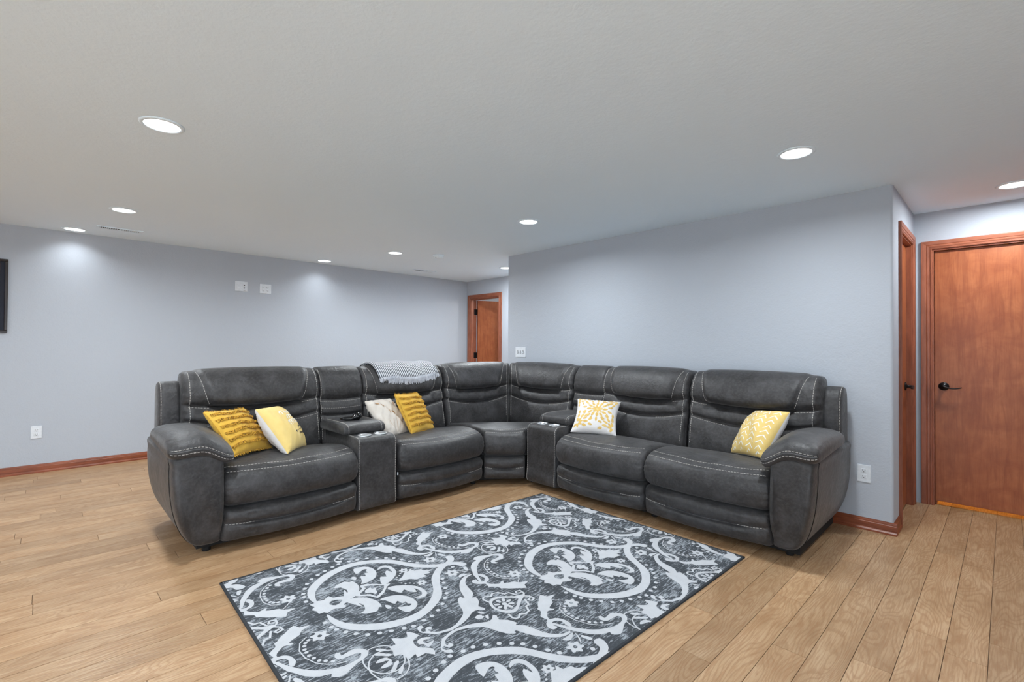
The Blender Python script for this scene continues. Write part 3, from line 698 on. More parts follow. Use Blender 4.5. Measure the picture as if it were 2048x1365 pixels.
def arm(T, ui, uo):
    """ui inner edge, uo outer edge (metres along the run)"""
    sg = 1 if uo > ui else -1; Wd = abs(uo-ui)
    sec = [(0.02, 0.060, 0.44), (0.012, 0.10, 0.66), (0.004, 0.20, 0.86), (0.0, 0.32, 0.98), (0.0, 0.45, 1.03), (0.0, 0.56, 1.03), (0.02, 0.635, 0.95)]
    sp = []
    for a, z, b in sec: sp.append((a*Wd, z))
    for a, z, b in reversed(sec): sp.append((b*Wd, z))
    sp = spline(sp, 160)
    dv = [-0.040, -0.036, -0.026, -0.008, 0.02, 0.06, 0.15, 0.35, 0.60, 0.80, 0.88, 0.915, 0.925]; sc = [0.55, 0.74, 0.86, 0.94, 0.985, 1, 1, 1, 1, 1, 0.99, 0.96, 0.90]
    vs, fs = [], []; n = 64
    for d, r in zip(dv, sc):
        for k in range(n):
            a, z = sp[int(k/n*160)]
            aa = 0.5*Wd+(a-0.5*Wd)*(1-(1-r)*0.55); zz = 0.35+(z-0.35)*(1-(1-r)*0.35)
            dd = d-0.030*math.sin(min(1, max(0, (z-0.06)/0.55))*math.pi)*sstep(0.2, -0.02, d)+0.05*sstep(0.25, 0.06, z)*sstep(0.2, -0.02, d)
            vs.append(T(ui+sg*aa, dd, zz))
    for i in range(len(dv)-1):
        for k in range(n): fs.append((i*n+k, i*n+(k+1) % n, (i+1)*n+(k+1) % n, (i+1)*n+k))
    fs.append(tuple(range(n))); fs.append(tuple((len(dv)-1)*n+k for k in range(n)))
    o = part('armrest', vs, fs, M_LEATHER, sofa, True)
    # curved seam of the side panel
    cu = sum((v for v in vs[5*n:6*n]), Vector())/n
    tube('side_seam', [vs[5*n+k]+(vs[5*n+k]-cu).normalized()*0.0005 for k in range(n//2+1, n-3)], 0.0030, M_DARK, o, 6)
    pp = spline([(-0.062, 0.655), (-0.052, 0.690), (-0.015, 0.722), (0.06, 0.746), (0.18, 0.755), (0.34, 0.752), (0.50, 0.742), (0.62, 0.730), (0.66, 0.69), (0.64, 0.635), (0.42, 0.622), (0.20, 0.612), (0.05, 0.604), (-0.020, 0.606), (-0.052, 0.625)], 300)
    pu0, pu1 = ui-sg*0.055, uo+sg*0.030
    def fn(s, t):       # s = -1 at the inner side, +1 outside
        d, z = pp[int(t*300) % 300]; r = endround(s, 0.45, 0.42); zc = 0.672
        d2 = 0.30+(d-0.30)*(1-(1-r)*0.22); z2 = zc+(z-zc)*r
        f = sstep(0.62, 0.0, d)
        z2 -= (0.080*sstep(0.1, -1.0, s)+0.012*sstep(0.2, 1, s))*(0.35+0.65*f); z2 += 0.012
        return T(pu0+(pu1-pu0)*(s+1)/2, d2, z2)
    L = Loft(fn, 34, 100); pad = L.build('arm_pad', M_LEATHER, sofa); st = Stitch(); ins = T((pu0+pu1)/2, 0.3, 0.66)
    for q in (0.030, 0.972): along(L, st, lambda x: (-0.96+1.92*x, q), ins, 60)
    st.build(pad)
    V, F = [], []; m = 60
    for tt in (0.012, 0.990):
        P = [L.fn(-0.96+1.92*i/m, tt) for i in range(m+1)]; N = [L.normal(-0.96+1.92*i/m, tt, ins) for i in range(m+1)]
        for i in range(m+1):
            d = (P[min(i+1, m)]-P[max(i-1, 0)]).normalized(); e = d.cross(N[i]).normalized()*0.0042
            k = len(V); V += [P[i]-e-N[i]*0.003, P[i]+N[i]*0.0035, P[i]+e-N[i]*0.003]
            if i: F += [(k-3, k, k+1, k-2), (k-2, k+1, k+2, k-1)]
    part('welt', V, F, M_LEATHER, pad, True, False)
def wing(T, u0, u1, outer):
    """padded side wing beside the outer backrest"""
    P = spline([(0.735, 0.56), (0.715, 0.70), (0.712, 0.85), (0.730, 0.955), (0.775, 1.012), (0.83, 1.022), (0.89, 1.0), (0.925, 0.93), (0.932, 0.75), (0.932, 0.45), (0.92, 0.30), (0.80, 0.28), (0.74, 0.36)], 260)
    def fn(s, t):
        d, z = P[int(t*260) % 260]; r = endround(s, 0.55, 0.62)
        return T((u0+u1)/2+s*(u1-u0)/2, 0.84+(d-0.84)*r, 0.66+(z-0.66)*(1-(1-r)*0.12))
    L = Loft(fn, 18, 80); o = L.build('back_wing', M_LEATHER, sofa); st = Stitch(); ins = T((u0+u1)/2, 0.84, 0.65)
    along(L, st, lambda x: (outer*0.80, 0.01+0.42*x), ins, 50); st.build(o)
# left run
arm(TL, 0.800, 0.540); arm(TR, -1.015, -0.785)
seat(TL, 0.790, 1.683); foot(TL, 0.795, 1.680); backrest(TL, 0.695, 1.672, seed=1.0)
console(TL, 1.690, 2.012, 0.590, 1.655, 2.005); backrest(TL, 1.655, 2.055, False, (1, 0), seed=2.0, warp=0.25, er=(0.80, 0.5))
seat(TL, 2.035, 2.915); foot(TL, 2.035, 2.912); backrest(TL, 2.040, 2.935, seed=3.0)
wing(TL, 0.570, 0.705, -1)
# corner wedge: two backrests meeting on the diagonal
cornl = lambda s, d: 2.945+(s+1)/2*((YF+d)-2.945)
cornr = lambda s, d: -3.085-(1-s)/2*(-3.085-(XF-d))
backrest(TL, 0, 0, uf=cornl, seed=4.0, er=(0.92, 0.55)); backrest(TR, 0, 0, uf=cornr, seed=5.0, er=(0.92, 0.55))
wu = lambda s, d: s*0.192+(s*max(0, d-0.03)*(0.86 if s < 0 else 1.12))
seat(TW, 0, 0, uf=wu, bow=0.018, ripple=0.4, dmax=1.25); foot(TW, -0.19, 0.19, bow=0.012)
# right run
console(TR, -3.108, -2.758, 0.575, -3.095, -2.74); backrest(TR, -3.085, -2.690, False, (0, 1), seed=6.0, warp=0.25, er=(0.80, 0.5))
seat(TR, -2.742, -1.890); foot(TR, -2.740, -1.892); backrest(TR, -2.730, -1.862, seed=7.0)
seat(TR, -1.884, -1.010); foot(TR, -1.882, -1.014); backrest(TR, -1.858, -0.905, seed=8.0)
wing(TR, -0.915, -0.795, 1)
# dark underframe and feet
def quad_box(name, pts, z0, z1, mat):
    n = len(pts); part(name, [(x, y, z0) for x, y in pts]+[(x, y, z1) for x, y in pts], [(k, (k+1) % n, n+(k+1) % n, n+k) for k in range(n)]+[tuple(range(n)), tuple(range(n, 2*n))], mat, sofa)
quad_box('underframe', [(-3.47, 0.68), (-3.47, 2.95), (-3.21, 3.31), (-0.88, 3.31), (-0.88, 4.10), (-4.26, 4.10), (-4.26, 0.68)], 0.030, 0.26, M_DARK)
for x, y in ((-3.50, 0.74), (-4.2, 0.74), (-3.5, 2.9), (-3.16, 3.36), (-0.95, 3.36), (-0.95, 4.05), (-1.88, 3.36)):
    disc('foot', (x, y, 0), (0, 0, 1), [(0.022, 0), (0.024, 0.004), (0.024, 0.032)], M_DARK, sofa, 16)
boxes('tag', [(XF+0.004, XF+0.010, 2.018, 2.024, 0.262, 0.285)], M_PLAST, sofa)
# ---------------------------------------------------------------- cushions
class Cushion:
    def __init__(s, c, right, up, size, T, sag=0.07, wr=1.0, seed=0.0, asp=1.0):
        s.c = Vector(c); s.r = Vector(right).normalized(); u = Vector(up); s.u = (u-s.r*u.dot(s.r)).normalized(); s.n = s.r.cross(s.u)
        s.a = size/2; s.T = T; s.sag = sag; s.wr = wr; s.seed = seed; s.asp = asp
    def pt(s, x, y, side=1, off=0.0):
        k = s.sag; X = s.a*x*(1-k*(1-y*y)); Y = s.a*s.asp*y*(1-k*(1-x*x))
        q = max(0, (1-x*x))*max(0, (1-y*y)); h = s.T*q**0.42
        cr = math.exp(-((1-abs(x))+(1-abs(y)))*3)
        h += s.wr*0.006*math.sin(7*x+5*y+s.seed*3)*q**0.5+s.wr*0.005*math.sin(17*x-9*y+s.seed)*(q**0.5)*(0.3+cr*3)
        e = min(1-abs(x), 1-abs(y)); h += s.wr*0.004*math.sin(40*(x if abs(y) > abs(x) else y)+s.seed)*math.exp(-e*7)*min(1, e*14)
        return s.c+s.r*X+s.u*Y+s.n*(side*(h+off))
    def build(s, name, label, mat, matb=None, n=40, lobes=True):
        base = s.c-s.u*s.a*s.asp
        root = thing(name, base, label, 'pillow')
        m2 = matb or mat
        for side, mt, nm in ((1, mat, 'front_panel'), (-1, m2, 'back_panel')):
            g = [[s.pt(math.sin(math.pi/2*(-1+2*i/n)), math.sin(math.pi/2*(-1+2*j/n)), side) for j in range(n+1)] for i in range(n+1)]
            vs = [p for row in g for p in row]
            fs = [(i*(n+1)+j, (i+1)*(n+1)+j, (i+1)*(n+1)+j+1, i*(n+1)+j+1) if side > 0 else (i*(n+1)+j, i*(n+1)+j+1, (i+1)*(n+1)+j+1, (i+1)*(n+1)+j) for i in range(n) for j in range(n)]
            part(nm, vs, fs, mt, root, True, False)
        s.root = root; return root
    def decal(s, name, polys, mat, off=0.0015, side=1):
        V, F = [], []
        for P in polys:
            if any(abs(x) > 0.97 or abs(y) > 0.97 for x, y in P): continue
            cx = sum(x for x, y in P)/len(P); cy = sum(y for x, y in P)/len(P); k = len(V)
            V.append(s.pt(cx, cy, side, off)); V += [s.pt(x, y, side, off) for x, y in P]
            F += [(k, k+1+i, k+1+(i+1) % len(P)) for i in range(len(P))]
        return part(name, V, F, mat, s.root, False, False)
    def stroke(s, name, lines, wd, mat, off=0.0015):
        polys = []
        for L in lines:
            for (x0, y0), (x1, y1) in zip(L, L[1:]):
                dx, dy = x1-x0, y1-y0; l = math.hypot(dx, dy) or 1; ox, oy = -dy/l*wd/2, dx/l*wd/2
                n = max(1, int(l/0.06))
                for i in range(n):
                    a, b = i/n, (i+1.05)/n
                    polys.append([(x0+dx*a+ox, y0+dy*a+oy), (x0+dx*b+ox, y0+dy*b+oy), (x0+dx*b-ox, y0+dy*b-oy), (x0+dx*a-ox, y0+dy*a-oy)])
        return s.decal(name, polys, mat, off)
    def ruffle(s, y0, amp=0.015, rows=3, seed=0):
        """a frayed band of cloth standing proud along x at height y0"""
        rnd = random.Random(seed); V, F = [], []
        for rr in range(rows):
            n = 90; yb = y0+rr*0.035
            for i in range(n+1):
                x = -0.95+1.9*i/n; yy = yb+0.02*math.sin(x*6+seed)+0.006*rnd.uniform(-1, 1)
                a = s.pt(x, yy, 1, -0.001); b = s.pt(x, yy-0.028-0.02*rnd.random(), 1, amp*(0.45+0.55*rnd.random()))
                b2 = s.pt(x+0.008*rnd.uniform(-1, 1), yy-0.055-0.03*rnd.random(), 1, amp*rnd.uniform(0.2, 0.95))
                k = len(V); V += [a, b, b2]
                if i:
                    F.append((k-3, k, k+1, k-2))
                    if rnd.random() < 0.72: F.append((k-2, k+1, k+2, k-1))
        part('ruffle', V, F, M_MUST2, s.root, False, False)
    def fray(s, seed=0):
        rnd = random.Random(seed); V, F = [], []
        for side in range(4):
            for i in range(70):
                q = -0.97+1.94*i/69
                x, y = ((q, 0.995), (q, -0.995), (0.995, q), (-0.995, q))[side]
                p = s.pt(x, y, 1); d = (p-s.c); out = (s.r*((x > 0.99)-(x < -0.99))+s.u*((y > 0.99)-(y < -0.99))).normalized()
                t = s.r if side < 2 else s.u; L = rnd.uniform(0.006, 0.022); k = len(V); w = 0.0026
                V += [p-t*w-s.n*0.001, p+t*w+s.n*0.001, p+out*L+t*rnd.uniform(-0.006, 0.006)+s.n*rnd.uniform(-0.006, 0.006)]; F.append((k, k+1, k+2))
        part('frayed_edge', V, F, M_MUST2, s.root, False, False)
# mustard ruffled cushion beside the left arm
c = Cushion((-3.770, 0.985, 0.680), (-0.571, 0.819, -0.053), (-0.566, -0.346, 0.749), 0.375, 0.070, 0.07, 0.8, 1.0)
c.build('throw_pillow', 'mustard ruffled throw pillow leaning by the left sofa arm', M_MUST)
for k in range(6): c.ruffle(0.74-0.29*k, seed=k)
c.fray(1)
# pale yellow cushion with white script
c = Cushion((-3.735, 1.262, 0.668), (-0.781, 0.621, -0.069), (-0.414, -0.431, 0.802), 0.385, 0.095, 0.05, 1.0, 2.0)
c.build('throw_pillow', 'pale yellow throw pillow with white script lettering and white back', M_YEL, M_WHITE)
def script(x, y, L, h, seed):
    rnd = random.Random(seed); P = []; n = 46; ph = 0
    for i in range(n+1):
        t = i/n; ph += 0.9+0.3*rnd.random()
        P.append((x+L*t+0.030*math.sin(ph), y+h*math.cos(ph)*(0.6+0.8*rnd.random())))
    return P
c.stroke('script_lettering', [script(-0.45, 0.52, 1.05, 0.085, 1), script(-0.2, 0.28, 0.9, 0.085, 2), script(-0.35, 0.02, 0.95, 0.10, 3)], 0.034, M_WPRINT)
c.stroke('arrow_print', [[(-0.15, -0.42), (0.62, -0.34)], script(0.2, -0.24, 0.5, 0.035, 5), script(0.15, -0.52, 0.55, 0.03, 6)], 0.020, M_PRINTB)
c.decal('arrow_head', [[(-0.30, -0.44), (-0.14, -0.34), (-0.17, -0.42), (-0.12, -0.50)]], M_PRINTB)
# crumpled cream cushion
c = Cushion((-3.790, 2.172, 0.658), (-0.456, 0.889, -0.049), (-0.572, -0.25, 0.781), 0.375, 0.072, 0.03, 2.4, 3.3)
c.build('throw_pillow', 'crumpled cream throw pillow with tan print and pinstripes', M_CREAM)
c.stroke('pinstripe', [[(x, -0.92), (x+0.03, -0.30)] for x in (-0.5, -0.33, -0.16, 0.0, 0.17, 0.34, 0.5, 0.66)], 0.012, M_TAN)
c.decal('tan_print', [[(-0.86, 0.80), (-0.55, 0.72), (-0.25, 0.56), (-0.30, 0.46), (-0.62, 0.58), (-0.85, 0.70)], [(-0.42, 0.36), (-0.30, 0.18), (-0.26, 0.02), (-0.34, 0.0), (-0.40, 0.18)], [(0.1, 0.20), (0.2, 0.06), (0.16, 0.0), (0.02, 0.1)], [(0.45, 0.82), (0.8, 0.74), (0.92, 0.4), (0.9, 0.0), (0.72, 0.3), (0.55, 0.6)]], M_TAN)
# second mustard ruffled cushion
c = Cushion((-3.765, 2.425, 0.680), (-0.391, 0.92, -0.038), (-0.478, -0.168, 0.862), 0.365, 0.065, 0.06, 0.8, 4.0, 1.06)
c.build('throw_pillow', 'mustard ruffled throw pillow in front of the crumpled cream pillow', M_MUST)
for k in range(6): c.ruffle(0.72-0.28*k, seed=20+k)
c.fray(5)
# white cushion with gold petals
c = Cushion((-2.585, 3.575, 0.660), (0.88, 0.47, -0.037), (-0.36, 0.66, 0.66), 0.400, 0.080, 0.10, 0.9, 5.0)
c.build('throw_pillow', 'white throw pillow with gold petal flowers next to the console', M_WHITE)
P = []
def petal(cx, cy, a, r, L, w):
    x0, y0 = cx+math.cos(a)*r, cy+math.sin(a)*r; o = []
    for k in range(12):
        t = 2*math.pi*k/12; u, v = L*math.cos(t), w*math.sin(t)*(1-0.25*math.cos(t)); o.append((x0+u*math.cos(a)-v*math.sin(a), y0+u*math.sin(a)+v*math.cos(a)))
    return o
for cx, cy, sc in ((0.06, 0.16, 1.0), (-0.78, -0.62, 0.95), (0.86, -0.72, 0.95), (0.95, 0.86, 0.9), (-0.9, 0.95, 0.8)):
    for k in range(8): P.append(petal(cx, cy, k*math.pi/4+0.2, 0.17*sc, 0.115*sc, 0.055*sc))
    for k in range(12): P.append(petal(cx, cy, k*math.pi/6+0.05, 0.40*sc, 0.12*sc, 0.060*sc))
    for k in range(14): P.append(petal(cx, cy, k*math.pi/7+0.25, 0.64*sc, 0.11*sc, 0.055*sc))
c.decal('petal_print', P, M_GOLD)
lines = []
for k in range(10): a = k*math.pi/5; lines.append([(0.06, 0.16), (0.06+0.45*math.cos(a), 0.16+0.45*math.sin(a))])
c.stroke('stem_print', lines, 0.022, M_YEL, 0.0009)
# yellow chevron cushion by the right arm
c = Cushion((-1.255, 3.725, 0.672), (0.789, -0.598, 0.10), (0.254, 0.526, 0.812), 0.385, 0.090, 0.05, 1.1, 6.0)
c.build('throw_pillow', 'yellow chevron throw pillow with white back beside the right sofa arm', M_YELC, M_WHITE)
ln = []
for a in range(4):
    x = -0.72+0.46*a
    for b in range(9):
        y = -0.95+0.215*b; ln.append([(x-0.02, y-0.06), (x+0.15, y+0.10), (x+0.31, y-0.06)])
c.stroke('chevron_print', ln, 0.035, M_WPRINT)

# ---------------------------------------------------------------- striped throw over the second left backrest
bl = thing('throw_blanket', (-4.15, 2.48, 1.10), 'navy and white striped throw blanket with fringe over the sofa back', 'blanket')
t = NT('striped_cotton', 0.9, 0.2); uv = t.add('ShaderNodeUVMap').outputs[0]
sx = t.add('ShaderNodeSeparateXYZ', i_Vector=uv).outputs[0]
wv = t.add('ShaderNodeMath', operation='SINE', i_0=t.add('ShaderNodeMath', operation='MULTIPLY', i_0=sx, i_1=2*math.pi*36).outputs[0]).outputs[0]
nz = t.noise(t.coord(), 400, 2)
t.color(t.mix(t.ramp(t.add('ShaderNodeMath', operation='MULTIPLY_ADD', i_0=nz, i_1=0.08, i_2=wv).outputs[0], [(0.10, (0, 0, 0, 1)), (0.42, (1, 1, 1, 1))]), lin(214, 217, 222), lin(40, 46, 62)))
t.bump(nz, 0.2, 0.002); M_STRIPE = t.m
M_FRINGE = cloth('fringe_cotton', lin(150, 156, 170), lin(222, 224, 230))
bf = back_fn(TL, 2.040, 2.935, True, seed=3.0)
Lb = Loft(bf, 10, 100); inb = TL(2.49, 0.80, 0.7)
tfr, tbk = 12.7/25, 18.9/25
def drape(a, b, off):
    """a across 0..1, b from the front edge 0 to the back edge 1"""
    u = 2.150+0.690*a + 0.035*(1-b)*(1-0.2*a)-0.020*b
    s = (u-2.4875)/0.4475
    tt = tfr+(tbk-tfr)*b+0.012*(a-0.5)*(1-b)+0.006*math.sin(a*9)*(1-b)
    # smooth base profile: ignore the puckers of the leather
    P = bf(s, tt); n = Lb.normal(s, tt, inb)
    return P+n*(off+0.004*math.sin(a*14+b*3)+0.002*math.sin(a*31))
def sheet(name, o0, o1, b0, b1, a0=0.0, a1=1.0):
    na, nb = 48, 30; bm = bmesh.new(); uvl = bm.loops.layers.uv.new('UVMap'); grids = []
    for off in (o1, o0):
        grids.append([[bm.verts.new(drape(a0+(a1-a0)*i/na, b0+(b1-b0)*j/nb, off)) for j in range(nb+1)] for i in range(na+1)])
    def face(vs, uvs):
        f = bm.faces.new(vs); f.smooth = True
        for l, q in zip(f.loops, uvs): l[uvl].uv = q
    for g in grids:
        for i in range(na):
            for j in range(nb): face([g[i][j], g[i+1][j], g[i+1][j+1], g[i][j+1]], [(i/na, j/nb), ((i+1)/na, j/nb), ((i+1)/na, (j+1)/nb), (i/na, (j+1)/nb)])
    A, B = grids
    for i in range(na):
        for j in (0, nb): face([A[i][j], A[i+1][j], B[i+1][j], B[i][j]], [(i/na, 0), ((i+1)/na, 0), ((i+1)/na, 0), (i/na, 0)])
    for j in range(nb):
        for i in (0, na): face([A[i][j], A[i][j+1], B[i][j+1], B[i][j]], [(i/na, 0)]*4)
    return link(name, bm_mesh(name, bm), M_STRIPE, bl)
sheet('lower_fold', 0.006, 0.014, -0.03, 1.0, 0.02, 0.995); sheet('upper_fold', 0.015, 0.024, 0.0, 1.02, 0.0, 0.985)
def fringe(b, off, seed, ln, a0, a1):
    rnd = random.Random(seed); V, F = [], []
    n = 130
    for i in range(n):
        a = a0+(a1-a0)*i/(n-1); P0 = drape(a, b, off); P1 = drape(a, b-0.05, off-0.004)
        dn = (P1-P0).normalized().lerp(Vector((0, 0, -1)), 0.65).normalized(); e = (drape(a+0.004, b, off)-P0).normalized()*0.0028; q = P0; L = ln*rnd.uniform(0.7, 1.2)
        jx = e.normalized()*rnd.uniform(-0.006, 0.006)+Vector((rnd.uniform(0, 0.010), 0, 0)); k = len(V)
        nrm = Vector((0.003, 0, 0)); m1 = q+dn*L*0.5+jx*0.4+Vector((0.003, 0, 0)); m2 = q+dn*L+jx
        V += [q-e, q+e, m1+e*1.1+nrm, m1-e*1.1+nrm, m2+e*1.3, m2-e*1.3]; F += [(k, k+1, k+2, k+3), (k+3, k+2, k+4, k+5)]
    part('fringe', V, F, M_FRINGE, bl, False, False)['kind'] = 'stuff'
fringe(0.0, 0.023, 1, 0.042, 0.0, 0.985); fringe(-0.03, 0.012, 2, 0.046, 0.12, 0.90)

# ---------------------------------------------------------------- black remote on the left console lid
rm = thing('remote_control', (-3.71, 1.79, 0.677), 'glossy black remote control lying on the left console lid', 'remote')
P, Rr = [], []
for k in range(15):
    f = k/14; P.append(Vector((-3.752+0.062*f, 1.712+0.165*f, 0.676+0.019+0.018*sstep(0.5, 0.85, f)-0.004*sstep(0.9, 1, f))))
    r = 0.011+0.006*sstep(0, 0.4, f)+0.018*math.exp(-((f-0.80)/0.16)**2); e = math.sqrt(max(0.05, 1-((f-0.5)/0.505)**4))
    Rr.append(((r+0.012)*e, r*e))
tube('body', P, Rr, M_GLOSSB, rm, 18)
tube('trim_line', [p+Vector((0.012, -0.003, 0.010)) for p in P[6:14]], 0.0016, M_CHROME, rm, 6)  # glint on the gloss body modelled as a bright strip

# ---------------------------------------------------------------- patterned rug
RUG = json.loads('''{"polys":[[[[59,-262],[119,-272],[174,-267],[226,-248],[272,-214],[313,-167],[349,-115],[371,-53],[385,15],[374,90],[338,167],[293,230],[255,263],[192,296],[136,329],[81,369],[40,417],[17,466],[-12,528],[-40,549],[-65,558],[-81,553],[-89,532],[-78,513],[-56,509],[-36,500],[-19,462],[-4,422],[12,385],[60,332],[91,304],[127,283],[199,246],[250,203],[295,148],[324,92],[333,26],[320,-43],[294,-104],[257,-158],[209,-207],[161,-234],[104,-249],[64,-256]],1,[]],[[[-1,-131],[12,-80],[59,-43],[112,-26],[170,-32],[166,-46],[191,-66],[189,-88],[178,-120],[155,-135],[145,-108],[97,-93],[65,-104],[88,-103],[109,-104],[87,-114],[44,-133],[19,-144]],1,[]],[[[106,-11],[102,27],[121,75],[166,109],[224,120],[268,108],[294,78],[301,37],[271,23],[229,19],[239,41],[255,73],[244,89],[230,75],[205,77],[210,58],[174,49],[192,28],[168,17],[132,7]],1,[]],[[[168,-14],[190,1],[213,-4],[210,-22],[188,-22]],1,[]],[[[20,79],[33,124],[76,178],[121,205],[168,211],[203,205],[228,178],[223,151],[200,131],[205,162],[192,182],[161,189],[119,179],[161,169],[134,144],[95,132],[114,106],[83,88],[46,74]],1,[]],[[[-8,156],[-37,199],[-74,234],[-69,259],[-90,277],[-54,284],[-45,321],[-22,326],[1,366],[10,335],[29,337],[23,298],[52,304],[43,262],[46,241],[16,214],[6,183]],0,[]],[[[-93,-23],[-90,9],[-51,53],[-23,85],[-10,111],[10,80],[55,40],[69,16],[83,-11],[41,-30],[21,-53],[-8,-86],[-38,-65],[-56,-28]],0,[[[-72,-12],[-52,32],[-11,74],[34,38],[47,19],[62,-7],[22,-21],[0,-55],[-14,-60],[-32,-35],[-50,-10]]]],[[[-31,-23],[-42,10],[-23,9],[-18,32],[4,16],[19,21],[39,-1],[10,-11],[-1,-34]],0,[]],[[[-90,-251],[-80,-219],[-100,-189],[-73,-180],[-61,-155],[-48,-130],[-26,-117],[15,-124],[18,-151],[33,-165],[49,-157],[58,-176],[46,-200],[36,-221],[51,-252],[33,-263],[32,-287],[3,-286],[-26,-300],[-43,-280],[-80,-291],[-80,-266]],0,[[[-22,-216],[-46,-192],[-21,-153],[-3,-165],[10,-196]]]],[[[-19,113],[-25,145],[-45,185],[-66,216],[-90,236],[-137,253],[-188,277],[-209,306],[-195,310],[-188,319],[-248,340],[-302,370],[-349,415],[-369,455],[-368,495],[-358,500],[-352,462],[-325,429],[-292,406],[-233,390],[-193,379],[-162,348],[-152,365],[-106,348],[-77,320],[-47,333],[-31,322],[-53,297],[-55,267],[-32,227],[-14,184],[-6,149],[-3,122]],1,[]],[[[-3,122],[-19,113],[-25,77],[-40,44],[-60,30],[-77,31],[-68,43],[-84,53],[-95,45],[-91,25],[-71,18],[-77,3],[-97,5],[-108,26],[-129,20],[-117,-1],[-85,-7],[-65,3],[-47,18],[-22,40],[-13,69],[-3,97]],1,[]],[[[-394,433],[-404,455],[-376,501],[-376,470],[-377,446],[-377,427]],1,[]],[[[-460,512],[-460,533],[-414,516],[-420,503]],1,[]],[[[-452,464],[-421,493],[-378,507],[-414,488]],1,[]],[[[-350,502],[-389,524],[-430,545],[-469,586],[-484,628],[-498,619],[-520,640],[-521,669],[-492,725],[-478,772],[-450,796],[-418,785],[-394,759],[-397,726],[-400,700],[-378,704],[-372,688],[-397,675],[-422,690],[-426,722],[-429,757],[-444,767],[-465,749],[-472,709],[-466,664],[-438,608],[-399,566],[-355,536],[-309,510],[-268,493],[-270,479],[-313,493]],1,[]],[[[-342,531],[-313,550],[-267,544],[-242,523],[-236,502],[-211,508],[-180,543],[-190,568],[-188,582],[-168,569],[-152,598],[-142,622],[-115,640],[-95,684],[-82,641],[-49,625],[-80,585],[-103,553],[-126,533],[-134,519],[-161,517],[-192,482],[-227,490],[-248,461],[-278,445],[-303,454],[-300,482],[-280,477],[-259,491],[-262,513],[-286,529],[-321,520]],1,[]],[[[-73,385],[-89,420],[-70,473],[-30,518],[-21,550],[-6,567],[26,516],[46,487],[79,435],[70,396],[42,374],[-4,362],[-36,366]],0,[[[-62,397],[-71,424],[-52,466],[-7,516],[12,501],[51,452],[53,416],[32,392],[-4,376],[-39,382]]]],[[[-8,244],[-19,269],[-7,287],[5,268],[3,248]],1,[]],[[[-44,288],[-19,301],[-13,294],[-31,284]],1,[]],[[[9,296],[9,310],[31,297],[25,284]],1,[]],[[[43,441],[37,447],[25,447],[13,442],[10,435],[16,429],[28,429],[39,434]],0,[]],[[[20,475],[12,474],[3,466],[-1,454],[2,447],[10,447],[18,456],[23,467]],0,[]],[[[-20,483],[-25,477],[-25,464],[-20,453],[-13,450],[-8,456],[-7,468],[-12,479]],0,[]],[[[-53,460],[-53,452],[-44,443],[-32,439],[-25,441],[-25,449],[-34,458],[-45,463]],0,[]],[[[-61,420],[-55,415],[-42,415],[-31,420],[-28,427],[-34,432],[-46,433],[-57,428]],0,[]],[[[-38,387],[-30,387],[-21,396],[-17,407],[-19,415],[-28,414],[-36,406],[-41,394]],0,[]],[[[2,379],[7,385],[7,397],[2,409],[-5,412],[-10,406],[-11,394],[-6,383]],0,[]],[[[35,402],[35,410],[26,419],[15,423],[7,420],[7,412],[16,404],[28,399]],0,[]],[[[-127,-125],[-101,-97],[-90,-68],[-121,-55],[-116,-41],[-67,-22],[-56,-55],[-29,-71],[7,-68],[28,-48],[55,-29],[93,-44],[59,-68],[61,-108],[35,-102],[47,-137],[19,-141],[-4,-152],[-11,-175],[-50,-160],[-78,-162],[-77,-132]],0,[]],[[[-34,-53],[-42,-23],[-23,6],[-14,4],[-22,-24],[-11,-35],[10,-26],[5,7],[23,-12],[34,-38],[4,-41],[-10,-57]],0,[]],[[[-105,-208],[-79,-182],[-62,-181],[-87,-212]],1,[]],[[[-77,-233],[-67,-209],[-46,-192],[-40,-203],[-62,-231]],1,[]],[[[-23,-252],[-33,-226],[-22,-198],[-8,-220],[-14,-243]],1,[]],[[[27,-233],[4,-213],[-1,-194],[15,-200],[32,-222]],1,[]],[[[50,-214],[27,-193],[25,-176],[42,-183],[57,-206]],1,[]]],"dots":[[25,157,6.0],[47,169,6.0],[57,190,6.0],[75,206,6.0],[124,-293,11.5],[175,-284,11.5],[209,-275,11.5],[256,-253,11.5],[299,-225,11.5],[339,-188,11.5],[364,-144,11.5],[384,-97,11.5],[404,-45,11.5],[418,-4,11.5],[409,56,11.5],[403,104,11.5],[380,154,11.5],[347,202,11.5],[310,243,11.5],[276,276,11.5],[228,302,11.5],[176,326,11.5],[131,349,11.5],[54,473,11.5],[-414,660,9.0],[-394,639,9.0],[-372,621,9.0],[-343,610,9.0],[-314,602,9.0],[-286,600,9.0],[-261,602,9.0],[-237,609,9.0],[-219,620,9.0],[-207,637,9.0],[-9,431,14.0]],"lines":[[[[-452,701],[-436,659],[-415,633],[-378,604],[-323,585],[-256,582],[-204,602],[-178,638]],5.0],[[[-176,684],[-150,663],[-125,635]],5.0],[[[-73,385],[-108,378],[-124,386],[-127,403],[-107,426],[-125,450],[-116,478],[-79,496],[-76,519],[-28,536]],10.0],[[[-34,568],[-44,546],[-60,556],[-52,580],[-21,577],[2,554]],10.0],[[[39,-153],[57,-167],[69,-183],[75,-202],[75,-221],[69,-240],[57,-257],[40,-272],[20,-283],[-4,-290],[-29,-292],[-54,-289],[-76,-282],[-96,-269],[-110,-253],[-119,-234],[-120,-214],[-114,-193],[-102,-174],[-83,-158],[-60,-147],[-35,-140],[-8,-139],[17,-144],[39,-153]],6.0]],"flowers":[[94,240,24.0],[-449,428,34.0],[-208,685,34.0]]}''')
